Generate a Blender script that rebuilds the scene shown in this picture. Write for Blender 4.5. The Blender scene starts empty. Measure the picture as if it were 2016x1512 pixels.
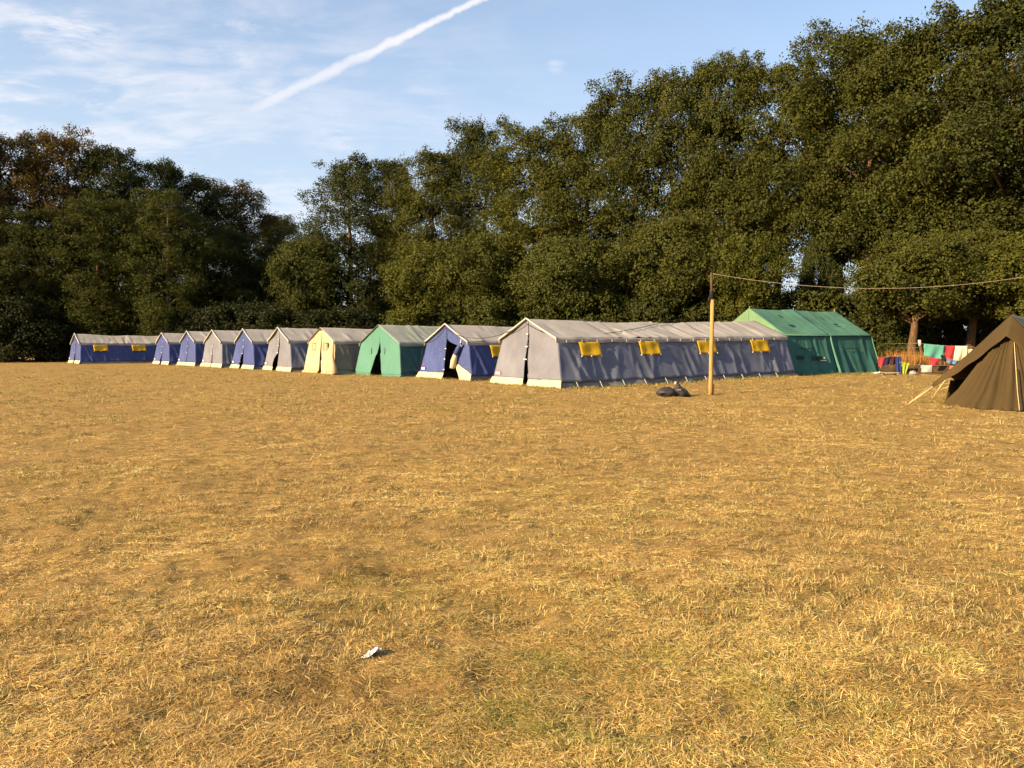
import bpy, math, random
import numpy as np
from mathutils import Vector, Matrix

random.seed(7)
RNG = np.random.default_rng(7)
scene = bpy.context.scene
COL = scene.collection
PI = math.pi

# ------------------------------------------------------------------ camera
F = 1550.0                      # focal length in photo pixels (2016 wide)
CAM_H = 1.6
PITCH = math.atan((756 - 680) / F)
cam_data = bpy.data.cameras.new("camera")
cam_data.sensor_width = 36.0
cam_data.lens = 36.0 * F / 2016.0
cam_data.clip_start = 0.1
cam_data.clip_end = 8000
cam = bpy.data.objects.new("camera", cam_data)
COL.objects.link(cam)
cam.location = (0, 0, CAM_H)
cam.rotation_euler = (PI / 2 - PITCH, 0, 0)
scene.camera = cam

# ------------------------------------------------------------------ light
SUN_AZ = 0.56                   # direction the light travels, from +X towards +Y
SUN_EL = math.radians(22)
SUN_VEC = Vector((math.cos(SUN_AZ) * math.cos(SUN_EL), math.sin(SUN_AZ) * math.cos(SUN_EL), -math.sin(SUN_EL)))
sun_data = bpy.data.lights.new("sun", 'SUN')
sun_data.energy = 4.8
sun_data.angle = math.radians(0.55)
sun_data.color = (1.0, 0.765, 0.465)
sun = bpy.data.objects.new("sun", sun_data)
COL.objects.link(sun)
sun.rotation_euler = SUN_VEC.to_track_quat('-Z', 'Y').to_euler()
sun.location = (-20, -15, 30)

vs = scene.view_settings
vs.view_transform = 'Standard'
vs.look = 'None'
vs.gamma = 1.0
vs.use_curve_mapping = False
vs.exposure = 1.48
try:
    scene.cycles.use_denoising = True
    scene.cycles.max_bounces = 4
    scene.cycles.adaptive_threshold = 0.03
    scene.cycles.diffuse_bounces = 3
    scene.cycles.transmission_bounces = 2
    scene.cycles.glossy_bounces = 1
    scene.cycles.transparent_max_bounces = 6
    scene.cycles.caustics_reflective = False
    scene.cycles.caustics_refractive = False
except Exception:
    pass


def pix_dir(u, v):
    d = Vector(((u - 1008) / F, 1.0, (756 - v) / F))
    c, s = math.cos(-PITCH), math.sin(-PITCH)
    return Vector((d.x, d.y * c - d.z * s, d.y * s + d.z * c))


def at(u, v, Y):
    """point on the ray of photo pixel (u, v) at world depth Y"""
    d = pix_dir(u, v)
    return Vector((d.x, d.y, d.z)) * (Y / d.y) + Vector((0, 0, CAM_H))


# ---- node helpers
class NT:
    def __init__(self, tree):
        self.t = tree
        self.n = tree.nodes
        self.l = tree.links

    def new(self, typ, **kw):
        nd = self.n.new(typ)
        for k, v in kw.items():
            setattr(nd, k, v)
        return nd

    def put(self, sock, val):
        if isinstance(val, bpy.types.NodeSocket):
            self.l.new(val, sock)
        elif isinstance(val, (tuple, list)) and len(val) == 3 and sock.type == 'RGBA':
            sock.default_value = (*val, 1)
        else:
            sock.default_value = val

    def math(self, op, a, b=None, c=None, clamp=False):
        nd = self.new('ShaderNodeMath', operation=op)
        nd.use_clamp = clamp
        self.put(nd.inputs[0], a)
        if b is not None:
            self.put(nd.inputs[1], b)
        if c is not None:
            self.put(nd.inputs[2], c)
        return nd.outputs[0]

    def vmath(self, op, a, b=None):
        nd = self.new('ShaderNodeVectorMath', operation=op)
        self.put(nd.inputs[0], a)
        if b is not None:
            self.put(nd.inputs[1], b)
        return nd.outputs['Value'] if op in ('DOT_PRODUCT', 'LENGTH', 'DISTANCE') else nd.outputs[0]

    def mix(self, fac, a, b, blend='MIX'):
        nd = self.new('ShaderNodeMix', data_type='RGBA', blend_type=blend)
        self.put(nd.inputs[0], fac)
        self.put(nd.inputs[6], a)
        self.put(nd.inputs[7], b)
        return nd.outputs[2]

    def ramp(self, fac, stops, interp='LINEAR'):
        nd = self.new('ShaderNodeValToRGB')
        nd.color_ramp.interpolation = interp
        els = nd.color_ramp.elements
        while len(els) < len(stops):
            els.new(0.5)
        for e, (p, c) in zip(els, stops):
            e.position = p
            e.color = (*c, 1) if len(c) == 3 else c
        self.put(nd.inputs[0], fac)
        return nd.outputs[0]

    def range(self, v, a, b, c=0.0, d=1.0, smooth=True):
        nd = self.new('ShaderNodeMapRange')
        nd.interpolation_type = 'SMOOTHSTEP' if smooth else 'LINEAR'
        self.put(nd.inputs[0], v)
        for i, x in enumerate((a, b, c, d)):
            nd.inputs[1 + i].default_value = x
        return nd.outputs[0]

    def noise(self, vec, scale, detail=4, rough=0.55, dist=0.0):
        nd = self.new('ShaderNodeTexNoise')
        if vec is not None:
            self.l.new(vec, nd.inputs['Vector'])
        nd.inputs['Scale'].default_value = scale
        nd.inputs['Detail'].default_value = detail
        nd.inputs['Roughness'].default_value = rough
        nd.inputs['Distortion'].default_value = dist
        return nd.outputs[0]


# ------------------------------------------------------------------ world sky
world = bpy.data.worlds.new("World")
scene.world = world
world.use_nodes = True
W = NT(world.node_tree)
W.n.clear()
sky = W.new('ShaderNodeTexSky', sky_type='NISHITA')
sky.sun_disc = False
sky.sun_elevation = SUN_EL
sky.sun_rotation = math.atan2(-SUN_VEC.x, -SUN_VEC.y)
sky.air_density = 1.0
sky.dust_density = 1.3
sky.ozone_density = 2.0
tc = W.new('ShaderNodeTexCoord')
D = W.vmath('NORMALIZE', tc.outputs['Generated'])
sep = W.new('ShaderNodeSeparateXYZ')
W.l.new(D, sep.inputs[0])
dz = sep.outputs[2]
den = W.math('ADD', W.math('MAXIMUM', dz, 0.0), 0.12)
comb = W.new('ShaderNodeCombineXYZ')
W.put(comb.inputs[0], W.math('DIVIDE', sep.outputs[0], den))
W.put(comb.inputs[1], W.math('DIVIDE', sep.outputs[1], den))
plane = comb.outputs[0]
mp = W.new('ShaderNodeMapping')
mp.inputs['Rotation'].default_value = (0, 0, math.radians(28))
mp.inputs['Scale'].default_value = (0.75, 1.9, 1)
W.l.new(plane, mp.inputs[0])
streak = W.noise(mp.outputs[0], 1.25, 7, 0.56, 0.5)
mp2 = W.new('ShaderNodeMapping')
mp2.inputs['Rotation'].default_value = (0, 0, math.radians(-12))
mp2.inputs['Scale'].default_value = (1.0, 1.4, 1)
W.l.new(plane, mp2.inputs[0])
fine = W.noise(mp2.outputs[0], 4.2, 6, 0.62, 0.35)
big = W.noise(plane, 0.42, 2, 0.5)
cover = W.range(sep.outputs[0], -0.75, 0.18, 1.0, 0.0)
wisp = W.range(W.math('ADD', W.math('MULTIPLY', streak, 0.7), W.math('MULTIPLY', fine, 0.42)), 0.46, 0.66)
veil = W.math('MULTIPLY', W.math('MULTIPLY', wisp, W.math('ADD', W.math('MULTIPLY', cover, 1.05), 0.04)),
              W.range(big, 0.2, 0.6, 0.4, 1.0))


def blob(px, py, rad, amp, lo=0.42, hi=0.66, src=None):
    d0 = pix_dir(px, py).normalized()
    ds = W.vmath('DISTANCE', D, tuple(d0))
    m = W.range(ds, 0.0, rad, 1.0, 0.0)
    n = W.range(src if src is not None else fine, lo, hi, 0.0, 1.0)
    return W.math('MULTIPLY', W.math('MULTIPLY', m, n), amp)


cl = veil
for args in [(130, 50, 0.10, 0.9), (20, 140, 0.12, 0.85), (190, 185, 0.09, 0.75), (60, 20, 0.08, 0.7), (525, 195, 0.045, 0.7, 0.34, 0.60),
             (395, 172, 0.05, 0.6), (660, 255, 0.06, 0.6), (1095, 126, 0.017, 0.6, 0.38, 0.66), (430, 90, 0.13, 0.6),
             (820, 220, 0.10, 0.35), (300, 215, 0.07, 0.4)]:
    cl = W.math('MAXIMUM', cl, blob(*args))
# contrail: a widening band along a great circle
c1, c2 = pix_dir(945, 0).normalized(), pix_dir(520, 205).normalized()
nrm = c1.cross(c2).normalized()
tan = (c2 - c1).normalized()
wob = W.math('MULTIPLY', W.math('SUBTRACT', W.noise(D, 26, 4, 0.6), 0.5), 0.013)
off = W.math('ABSOLUTE', W.math('ADD', W.vmath('DOT_PRODUCT', D, tuple(nrm)), wob))
along = W.math('SUBTRACT', W.vmath('DOT_PRODUCT', D, tuple(tan)), c1.dot(tan))
span = (c2 - c1).dot(tan)
wid = W.range(along, -0.12, span * 0.8, 0.0019, 0.0080, False)
band = W.range(W.math('DIVIDE', off, wid), 0.15, 1.2, 1.0, 0.0)
fade = W.range(along, span * 0.30, span * 0.85, 1.0, 0.70)
tail = W.range(along, span * 0.95, span * 1.25, 1.0, 0.0)
trail = W.math('MULTIPLY', W.math('MULTIPLY', W.math('MULTIPLY', band, fade), tail), W.range(fine, 0.25, 0.5, 0.7, 1.0))
cl = W.math('MAXIMUM', cl, trail, clamp=True)
haze = W.math('MAXIMUM', W.range(dz, 0.0, 0.55, 0.80, 0.10), W.math('MULTIPLY', cover, W.range(dz, 0.0, 0.6, 0.75, 0.25)))
skycol = W.mix(haze, sky.outputs[0], (3.0, 3.45, 4.05))
skycol = W.mix(W.math('MULTIPLY', cl, 0.85), skycol, (4.5, 4.35, 4.45))
bg = W.new('ShaderNodeBackground')
W.l.new(skycol, bg.inputs[0])
bg.inputs[1].default_value = 0.085
wo = W.new('ShaderNodeOutputWorld')
W.l.new(bg.outputs[0], wo.inputs[0])


# ------------------------------------------------------------------ numpy noise, terrain
def _hash(ix, iy, seed):
    h = (ix.astype(np.int64) * 374761393 + iy.astype(np.int64) * 668265263 + seed * 1274126177) & 0x7fffffff
    h = ((h ^ (h >> 13)) * 1274126177) & 0x7fffffff
    return ((h ^ (h >> 16)) & 0xffff) / 65535.0


def vnoise(x, y, seed=0):
    ix, iy = np.floor(x), np.floor(y)
    fx, fy = x - ix, y - iy
    fx, fy = fx * fx * (3 - 2 * fx), fy * fy * (3 - 2 * fy)
    a, b = _hash(ix, iy, seed), _hash(ix + 1, iy, seed)
    c, d = _hash(ix, iy + 1, seed), _hash(ix + 1, iy + 1, seed)
    return (a * (1 - fx) + b * fx) * (1 - fy) + (c * (1 - fx) + d * fx) * fy


def fbm(x, y, seed=0, oct=4):
    s, a, t = 0, 0.5, 0
    for i in range(oct):
        s = s + a * vnoise(x * 2 ** i + 17.3 * i, y * 2 ** i - 9.1 * i, seed + i)
        t += a
        a *= 0.5
    return s / t


def sstep(t):
    t = np.clip(t, 0, 1)
    return t * t * (3 - 2 * t)


def gz_arr(x, y):
    x, y = np.asarray(x, float), np.asarray(y, float)
    z = 0.17 * sstep((0.84 * x + 0.54 * y - 17.3) / 13.0)
    r = np.hypot(x, y)
    near = 1 - sstep((r - 35) / 35)
    z = z + near * ((fbm(x * 2.4, y * 2.4, 3, 3) - 0.5) * 0.085 + (fbm(x * 8, y * 8, 5, 2) - 0.5) * 0.032)
    z = z + (fbm(x * 0.25, y * 0.25, 8, 2) - 0.5) * 0.05
    return z


def gz(x, y):
    return float(gz_arr(np.array([x]), np.array([y]))[0])


def ground_at(u, v):
    d = pix_dir(u, v)
    Y = 1.6 / -d.z if d.z < -1e-4 else 60
    for _ in range(12):
        p = d * Y
        Y = (CAM_H - gz(p.x, p.y)) / -d.z
    p = d * Y
    return Vector((p.x, p.y, gz(p.x, p.y)))


# ------------------------------------------------------------------ mesh helpers
def np_mesh(name, V, faces, smooth=True, attrs=None):
    """V (n,3); faces: (m,k) array or list of index tuples; attrs {name: (n,) floats or (n,3) colours}"""
    me = bpy.data.meshes.new(name)
    V = np.asarray(V, np.float32)
    if isinstance(faces, np.ndarray):
        m, k = faces.shape
        me.vertices.add(len(V))
        me.vertices.foreach_set('co', V.ravel())
        me.loops.add(m * k)
        me.loops.foreach_set('vertex_index', faces.astype(np.int32).ravel())
        me.polygons.add(m)
        me.polygons.foreach_set('loop_start', np.arange(0, m * k, k, dtype=np.int32))
        me.update(calc_edges=True)
    else:
        me.from_pydata(V.tolist(), [], [tuple(f) for f in faces])
        me.update()
    if smooth:
        me.polygons.foreach_set('use_smooth', np.ones(len(me.polygons), bool))
    for an, av in (attrs or {}).items():
        av = np.asarray(av, np.float32)
        if av.ndim == 1:
            a = me.attributes.new(an, 'FLOAT', 'POINT')
            a.data.foreach_set('value', av)
        else:
            a = me.attributes.new(an, 'FLOAT_COLOR', 'POINT')
            c4 = np.concatenate([av, np.ones((len(av), 1), np.float32)], 1)
            a.data.foreach_set('color', c4.ravel())
    return me


def link(name, me, mat=None, parent=None, loc=None):
    o = bpy.data.objects.new(name, me)
    COL.objects.link(o)
    if mat is not None and me is not None:
        if len(me.materials) == 0:
            me.materials.append(mat)
    if parent is not None:
        o.parent = parent
    if loc is not None:
        o.location = loc
    return o


def empty(name, loc=(0, 0, 0), rz=0.0):
    o = bpy.data.objects.new(name, None)
    COL.objects.link(o)
    o.location = loc
    o.rotation_euler = (0, 0, rz)
    o.empty_display_size = 0.2
    return o


def tag(o, label=None, cat=None, group=None, kind=None):
    if label:
        o['label'] = label
    if cat:
        o['category'] = cat
    if group:
        o['group'] = group
    if kind:
        o['kind'] = kind
    return o


def grid_faces(nu, nv, off=0, close_u=False):
    i, j = np.meshgrid(np.arange(nu if close_u else nu - 1), np.arange(nv - 1), indexing='ij')
    i2 = (i + 1) % nu
    f = np.stack([i * nv + j, i2 * nv + j, i2 * nv + j + 1, i * nv + j + 1], -1).reshape(-1, 4)
    return f + off


def sheet(name, P, mat, parent=None, thick=0.0, smooth=True):
    """P (nu,nv,3) grid -> mesh object, given real thickness when thick > 0"""
    nu, nv = P.shape[:2]
    me = np_mesh(name, P.reshape(-1, 3), grid_faces(nu, nv), smooth)
    o = link(name, me, mat, parent)
    if thick:
        m = o.modifiers.new('thickness', 'SOLIDIFY')
        m.thickness = thick
        m.offset = 0
    return o


class MB:
    """collects boxes and tubes into one mesh"""
    def __init__(self):
        self.v, self.f = [], []

    def add(self, V, Fs):
        o = len(self.v)
        self.v += [tuple(p) for p in V]
        self.f += [tuple(int(i) + o for i in f) for f in Fs]
        return self

    def box(self, c, s, rot=None):
        c = Vector(c)
        pts = []
        for x in (-.5, .5):
            for y in (-.5, .5):
                for z in (-.5, .5):
                    p = Vector((x * s[0], y * s[1], z * s[2]))
                    if rot is not None:
                        p = rot @ p
                    pts.append(c + p)
        return self.add(pts, [(0, 1, 3, 2), (4, 6, 7, 5), (0, 4, 5, 1), (2, 3, 7, 6), (0, 2, 6, 4), (1, 5, 7, 3)])

    def tube(self, path, rad, n=8, cap=True):
        path = [Vector(p) for p in path]
        m = len(path)
        rad = [rad] * m if isinstance(rad, (int, float)) else list(rad)
        V, ref = [], None
        for i, p in enumerate(path):
            t = (path[min(i + 1, m - 1)] - path[max(i - 1, 0)]).normalized()
            if ref is None:
                ref = Vector((0, 0, 1)) if abs(t.z) < 0.9 else Vector((1, 0, 0))
            x = t.cross(ref).normalized()
            y = x.cross(t).normalized()
            ref = y if abs(t.dot(y)) < 0.9 else ref
            for k in range(n):
                a = 2 * PI * k / n
                V.append(p + x * math.cos(a) * rad[i] + y * math.sin(a) * rad[i])
        Fs = []
        for i in range(m - 1):
            for k in range(n):
                k2 = (k + 1) % n
                Fs.append((i * n + k, i * n + k2, (i + 1) * n + k2, (i + 1) * n + k))
        if cap:
            Fs.append(tuple(range(n - 1, -1, -1)))
            Fs.append(tuple((m - 1) * n + k for k in range(n)))
        return self.add(V, Fs)

    def build(self, name, mat, parent=None, smooth=False):
        me = np_mesh(name, np.array(self.v), self.f, smooth)
        return link(name, me, mat, parent)


def catenary(a, b, sag, n=24):
    a, b = Vector(a), Vector(b)
    return [a.lerp(b, i / n) - Vector((0, 0, sag * 4 * (i / n) * (1 - i / n))) for i in range(n + 1)]


# ------------------------------------------------------------------ materials
def principled(name):
    m = bpy.data.materials.new(name)
    m.use_nodes = True
    T = NT(m.node_tree)
    b = T.n['Principled BSDF']
    b.inputs['Specular IOR Level'].default_value = 0.25
    return m, T, b


def fabric(name, col, var=0.18, rough=0.9, dirt=(0.25, 0.2, 0.13), dirt_amt=0.4, weave=True, transl=0.0):
    m, T, b = principled(name)
    t = T.new('ShaderNodeTexCoord').outputs['Object']
    n1 = T.noise(t, 0.9, 5, 0.6)
    n2 = T.noise(t, 6.0, 4, 0.6)
    d = tuple(c * (1 - var * 1.6) for c in col)
    li = tuple(min(1, c * (1 + var)) for c in col)
    c = T.ramp(n1, [(0.3, d), (0.7, li)])
    c = T.mix(T.math('MULTIPLY', T.range(n2, 0.52, 0.75), dirt_amt), c, tuple(0.5 * col[i] + 0.5 * dirt[i] for i in range(3)))
    T.put(b.inputs['Base Color'], c)
    b.inputs['Roughness'].default_value = rough
    bump = T.new('ShaderNodeBump')
    bump.inputs['Strength'].default_value = 0.35
    bump.inputs['Distance'].default_value = 0.03
    T.l.new(T.noise(t, 3.2, 5, 0.55, 0.4), bump.inputs['Height'])
    T.l.new(bump.outputs[0], b.inputs['Normal'])
    if transl:
        tr = T.new('ShaderNodeBsdfTranslucent')
        T.put(tr.inputs[0], c)
        mx = T.new('ShaderNodeMixShader')
        mx.inputs[0].default_value = transl
        T.l.new(b.outputs[0], mx.inputs[1])
        T.l.new(tr.outputs[0], mx.inputs[2])
        T.l.new(mx.outputs[0], T.n['Material Output'].inputs[0])
    return m


def plain(name, col, rough=0.7, var=0.15, scale=8.0, spec=0.25, metal=0.0):
    m, T, b = principled(name)
    t = T.new('ShaderNodeTexCoord').outputs['Object']
    n = T.noise(t, scale, 4, 0.6)
    T.put(b.inputs['Base Color'], T.ramp(n, [(0.3, tuple(c * (1 - var) for c in col)), (0.72, tuple(min(1, c * (1 + var)) for c in col))]))
    b.inputs['Roughness'].default_value = rough
    b.inputs['Specular IOR Level'].default_value = spec
    b.inputs['Metallic'].default_value = metal
    return m


M = {}
M['blue'] = fabric('blue_canvas', (0.052, 0.071, 0.196), 0.15, transl=0.06)
M['grey'] = fabric('grey_canvas', (0.158, 0.159, 0.190), 0.14, transl=0.06)
M['greyblue'] = fabric('grey_blue_canvas', (0.124, 0.138, 0.188), 0.18, transl=0.06)
M['roof'] = fabric('faded_roof_canvas', (0.32, 0.295, 0.272), 0.12, dirt=(0.2, 0.16, 0.11), transl=0.05)
M['roofgreen'] = fabric('grey_green_roof_canvas', (0.25, 0.27, 0.235), 0.12, transl=0.05)
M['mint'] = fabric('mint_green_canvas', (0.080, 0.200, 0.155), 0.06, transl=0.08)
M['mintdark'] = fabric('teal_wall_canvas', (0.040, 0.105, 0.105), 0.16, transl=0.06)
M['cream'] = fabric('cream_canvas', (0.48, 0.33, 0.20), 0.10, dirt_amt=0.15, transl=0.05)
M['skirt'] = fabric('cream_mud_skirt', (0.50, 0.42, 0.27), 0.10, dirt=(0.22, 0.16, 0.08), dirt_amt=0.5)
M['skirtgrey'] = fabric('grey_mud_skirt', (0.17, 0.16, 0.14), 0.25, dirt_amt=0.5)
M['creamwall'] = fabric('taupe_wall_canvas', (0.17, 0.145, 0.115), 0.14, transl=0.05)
M['yellow'] = fabric('yellow_window_cloth', (0.62, 0.37, 0.018), 0.08, dirt_amt=0.1, transl=0.15)
M['bind'] = fabric('white_edge_binding', (0.42, 0.39, 0.33), 0.08)
M['white'] = plain('white_plastic', (0.62, 0.60, 0.55), 0.5, 0.08)
M['red'] = plain('red_print', (0.42, 0.03, 0.03), 0.7)
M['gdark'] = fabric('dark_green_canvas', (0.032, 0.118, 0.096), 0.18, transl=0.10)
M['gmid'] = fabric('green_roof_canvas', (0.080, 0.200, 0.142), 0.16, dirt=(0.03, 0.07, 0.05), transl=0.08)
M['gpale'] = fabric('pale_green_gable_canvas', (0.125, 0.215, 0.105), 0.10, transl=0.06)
M['gpatch'] = plain('dark_green_patch', (0.010, 0.030, 0.024), 0.85)
M['brown'] = fabric('brown_tent_canvas', (0.054, 0.034, 0.0105), 0.12, dirt=(0.04, 0.025, 0.01), dirt_amt=0.35)
M['browngrey'] = fabric('weathered_brown_roof_canvas', (0.11, 0.10, 0.075), 0.14)
M['rope'] = plain('straw_rope', (0.50, 0.38, 0.18), 0.85, 0.2, 40)
M['line'] = plain('pale_cord', (0.30, 0.24, 0.17), 0.8, 0.1)
M['cable'] = plain('dark_cable', (0.03, 0.026, 0.022), 0.6, 0.1)
M['bag'] = plain('black_bag_plastic', (0.024, 0.021, 0.021), 0.62, 0.3, 6, 0.5)
M['void'] = plain('dark_cloth_and_gap_shade', (0.03, 0.022, 0.016), 0.9)  # near-black for dark cloth, outlines and the painted door gap shade
M['wire'] = plain('galvanised_wire', (0.16, 0.15, 0.14), 0.55, 0.1, 8, 0.5, 0.6)

m, T, b = principled('pale_pole_wood')
t = T.new('ShaderNodeTexCoord').outputs['Object']
mpn = T.new('ShaderNodeMapping')
mpn.inputs['Scale'].default_value = (14, 14, 1.1)
T.l.new(t, mpn.inputs[0])
g = T.noise(mpn.outputs[0], 2.2, 6, 0.65, 0.3)
T.put(b.inputs['Base Color'], T.ramp(g, [(0.25, (0.16, 0.085, 0.03)), (0.5, (0.34, 0.20, 0.065)), (0.75, (0.46, 0.29, 0.10))]))
b.inputs['Roughness'].default_value = 0.8
M['pole'] = m
M['poledark'] = plain('dark_pole_wood', (0.075, 0.045, 0.025), 0.85, 0.3, 10)

m, T, b = principled('bark')
t = T.new('ShaderNodeTexCoord').outputs['Object']
mpn = T.new('ShaderNodeMapping')
mpn.inputs['Scale'].default_value = (3, 3, 0.8)
T.l.new(t, mpn.inputs[0])
g = T.noise(mpn.outputs[0], 3.0, 7, 0.7, 0.6)
T.put(b.inputs['Base Color'], T.ramp(g, [(0.25, (0.022, 0.014, 0.008)), (0.5, (0.11, 0.062, 0.028)), (0.78, (0.21, 0.125, 0.055))]))
b.inputs['Roughness'].default_value = 0.95
bump = T.new('ShaderNodeBump')
bump.inputs['Strength'].default_value = 0.8
bump.inputs['Distance'].default_value = 0.08
T.l.new(g, bump.inputs['Height'])
T.l.new(bump.outputs[0], b.inputs['Normal'])
M['bark'] = m


def leaf_material():
    m, T, b = principled('foliage')
    oc = T.new('ShaderNodeObjectInfo').outputs['Color']
    at_ = T.new('ShaderNodeAttribute')
    at_.attribute_name = 'tint'
    v = at_.outputs['Fac']
    base = T.mix(1.0, oc, T.ramp(v, [(0.0, (0.66, 0.70, 0.75)), (0.5, (1, 1, 1)), (1.0, (1.38, 1.30, 1.10))]), 'MULTIPLY')
    T.put(b.inputs['Base Color'], base)
    b.inputs['Roughness'].default_value = 0.65
    b.inputs['Specular IOR Level'].default_value = 0.10
    tr = T.new('ShaderNodeBsdfTranslucent')
    T.put(tr.inputs[0], T.mix(1.0, base, (1.1, 1.15, 0.5), 'MULTIPLY'))
    mx = T.new('ShaderNodeMixShader')
    mx.inputs[0].default_value = 0.22
    T.l.new(b.outputs[0], mx.inputs[1])
    T.l.new(tr.outputs[0], mx.inputs[2])
    T.l.new(mx.outputs[0], T.n['Material Output'].inputs[0])
    return m


M['leaf'] = leaf_material()


def blade_material(name, rough=0.7, transl=0.2):
    m, T, b = principled(name)
    a = T.new('ShaderNodeAttribute')
    a.attribute_name = 'col'
    T.put(b.inputs['Base Color'], a.outputs['Color'])
    b.inputs['Roughness'].default_value = rough
    b.inputs['Specular IOR Level'].default_value = 0.2
    tr = T.new('ShaderNodeBsdfTranslucent')
    T.put(tr.inputs[0], a.outputs['Color'])
    mx = T.new('ShaderNodeMixShader')
    mx.inputs[0].default_value = transl
    T.l.new(b.outputs[0], mx.inputs[1])
    T.l.new(tr.outputs[0], mx.inputs[2])
    T.l.new(mx.outputs[0], T.n['Material Output'].inputs[0])
    return m


M['blade'] = blade_material('dry_grass_blades')

m, T, b = principled('dry_turf')
geo = T.new('ShaderNodeNewGeometry').outputs['Position']
n0 = T.noise(geo, 0.35, 4, 0.6)
n1 = T.noise(geo, 2.3, 5, 0.65)
mpn = T.new('ShaderNodeMapping')
mpn.inputs['Scale'].default_value = (18, 34, 18)
T.l.new(geo, mpn.inputs[0])
n2 = T.noise(mpn.outputs[0], 2.0, 5, 0.7, 0.8)
c = T.ramp(n1, [(0.28, (0.27, 0.16, 0.052)), (0.5, (0.48, 0.305, 0.10)), (0.72, (0.66, 0.44, 0.155))])
c = T.mix(T.math('MULTIPLY', T.range(n2, 0.3, 0.7), 0.65), T.mix(0.55, c, (0.14, 0.08, 0.028)), c)
c = T.mix(T.math('MULTIPLY', T.range(n1, 0.52, 0.66), 0.6), c, (0.16, 0.10, 0.042))
c = T.mix(T.math('MULTIPLY', T.range(n0, 0.45, 0.70), 0.55), c, (0.30, 0.20, 0.05))
n3 = T.noise(geo, 5.5, 4, 0.6, 0.6)
c = T.mix(T.math('MULTIPLY', T.range(n3, 0.49, 0.60), 0.70), c, (0.16, 0.105, 0.032))
c = T.mix(T.math('MULTIPLY', T.range(T.noise(geo, 0.9, 5, 0.62, 0.8), 0.47, 0.66), 0.32), c, (0.26, 0.185, 0.05))
T.put(b.inputs['Base Color'], c)
b.inputs['Roughness'].default_value = 0.95
b.inputs['Specular IOR Level'].default_value = 0.1
bump = T.new('ShaderNodeBump')
bump.inputs['Strength'].default_value = 0.7
bump.inputs['Distance'].default_value = 0.05
T.l.new(n2, bump.inputs['Height'])
T.l.new(bump.outputs[0], b.inputs['Normal'])
M['ground'] = m

# ------------------------------------------------------------------ ground sheet (one sheet to the horizon)
rr = [0.0, 0.6]
while rr[-1] < 110:
    rr.append(rr[-1] * 1.0155 + 0.004)
while rr[-1] < 4000:
    rr.append(rr[-1] * 1.35)
rr = np.array(rr)
aa = np.concatenate([np.linspace(-0.85, 0.85, 300), np.linspace(0.85, 2 * PI - 0.85, 46)[1:-1]])
A, R_ = np.meshgrid(aa, rr[1:], indexing='ij')
X, Y = R_ * np.sin(A), R_ * np.cos(A)
P = np.stack([X, Y, gz_arr(X, Y)], -1)
na, nr = P.shape[:2]
V = P.reshape(-1, 3)
Fq = grid_faces(na, nr, 0, True)
V = np.concatenate([V, [[0, 0, gz(0, 0)]]])
ground = np_mesh('ground', V, Fq)
# centre fan is closed with a second small disc just under the first ring
tag(link('ground', ground, M['ground']), kind='structure')


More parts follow.
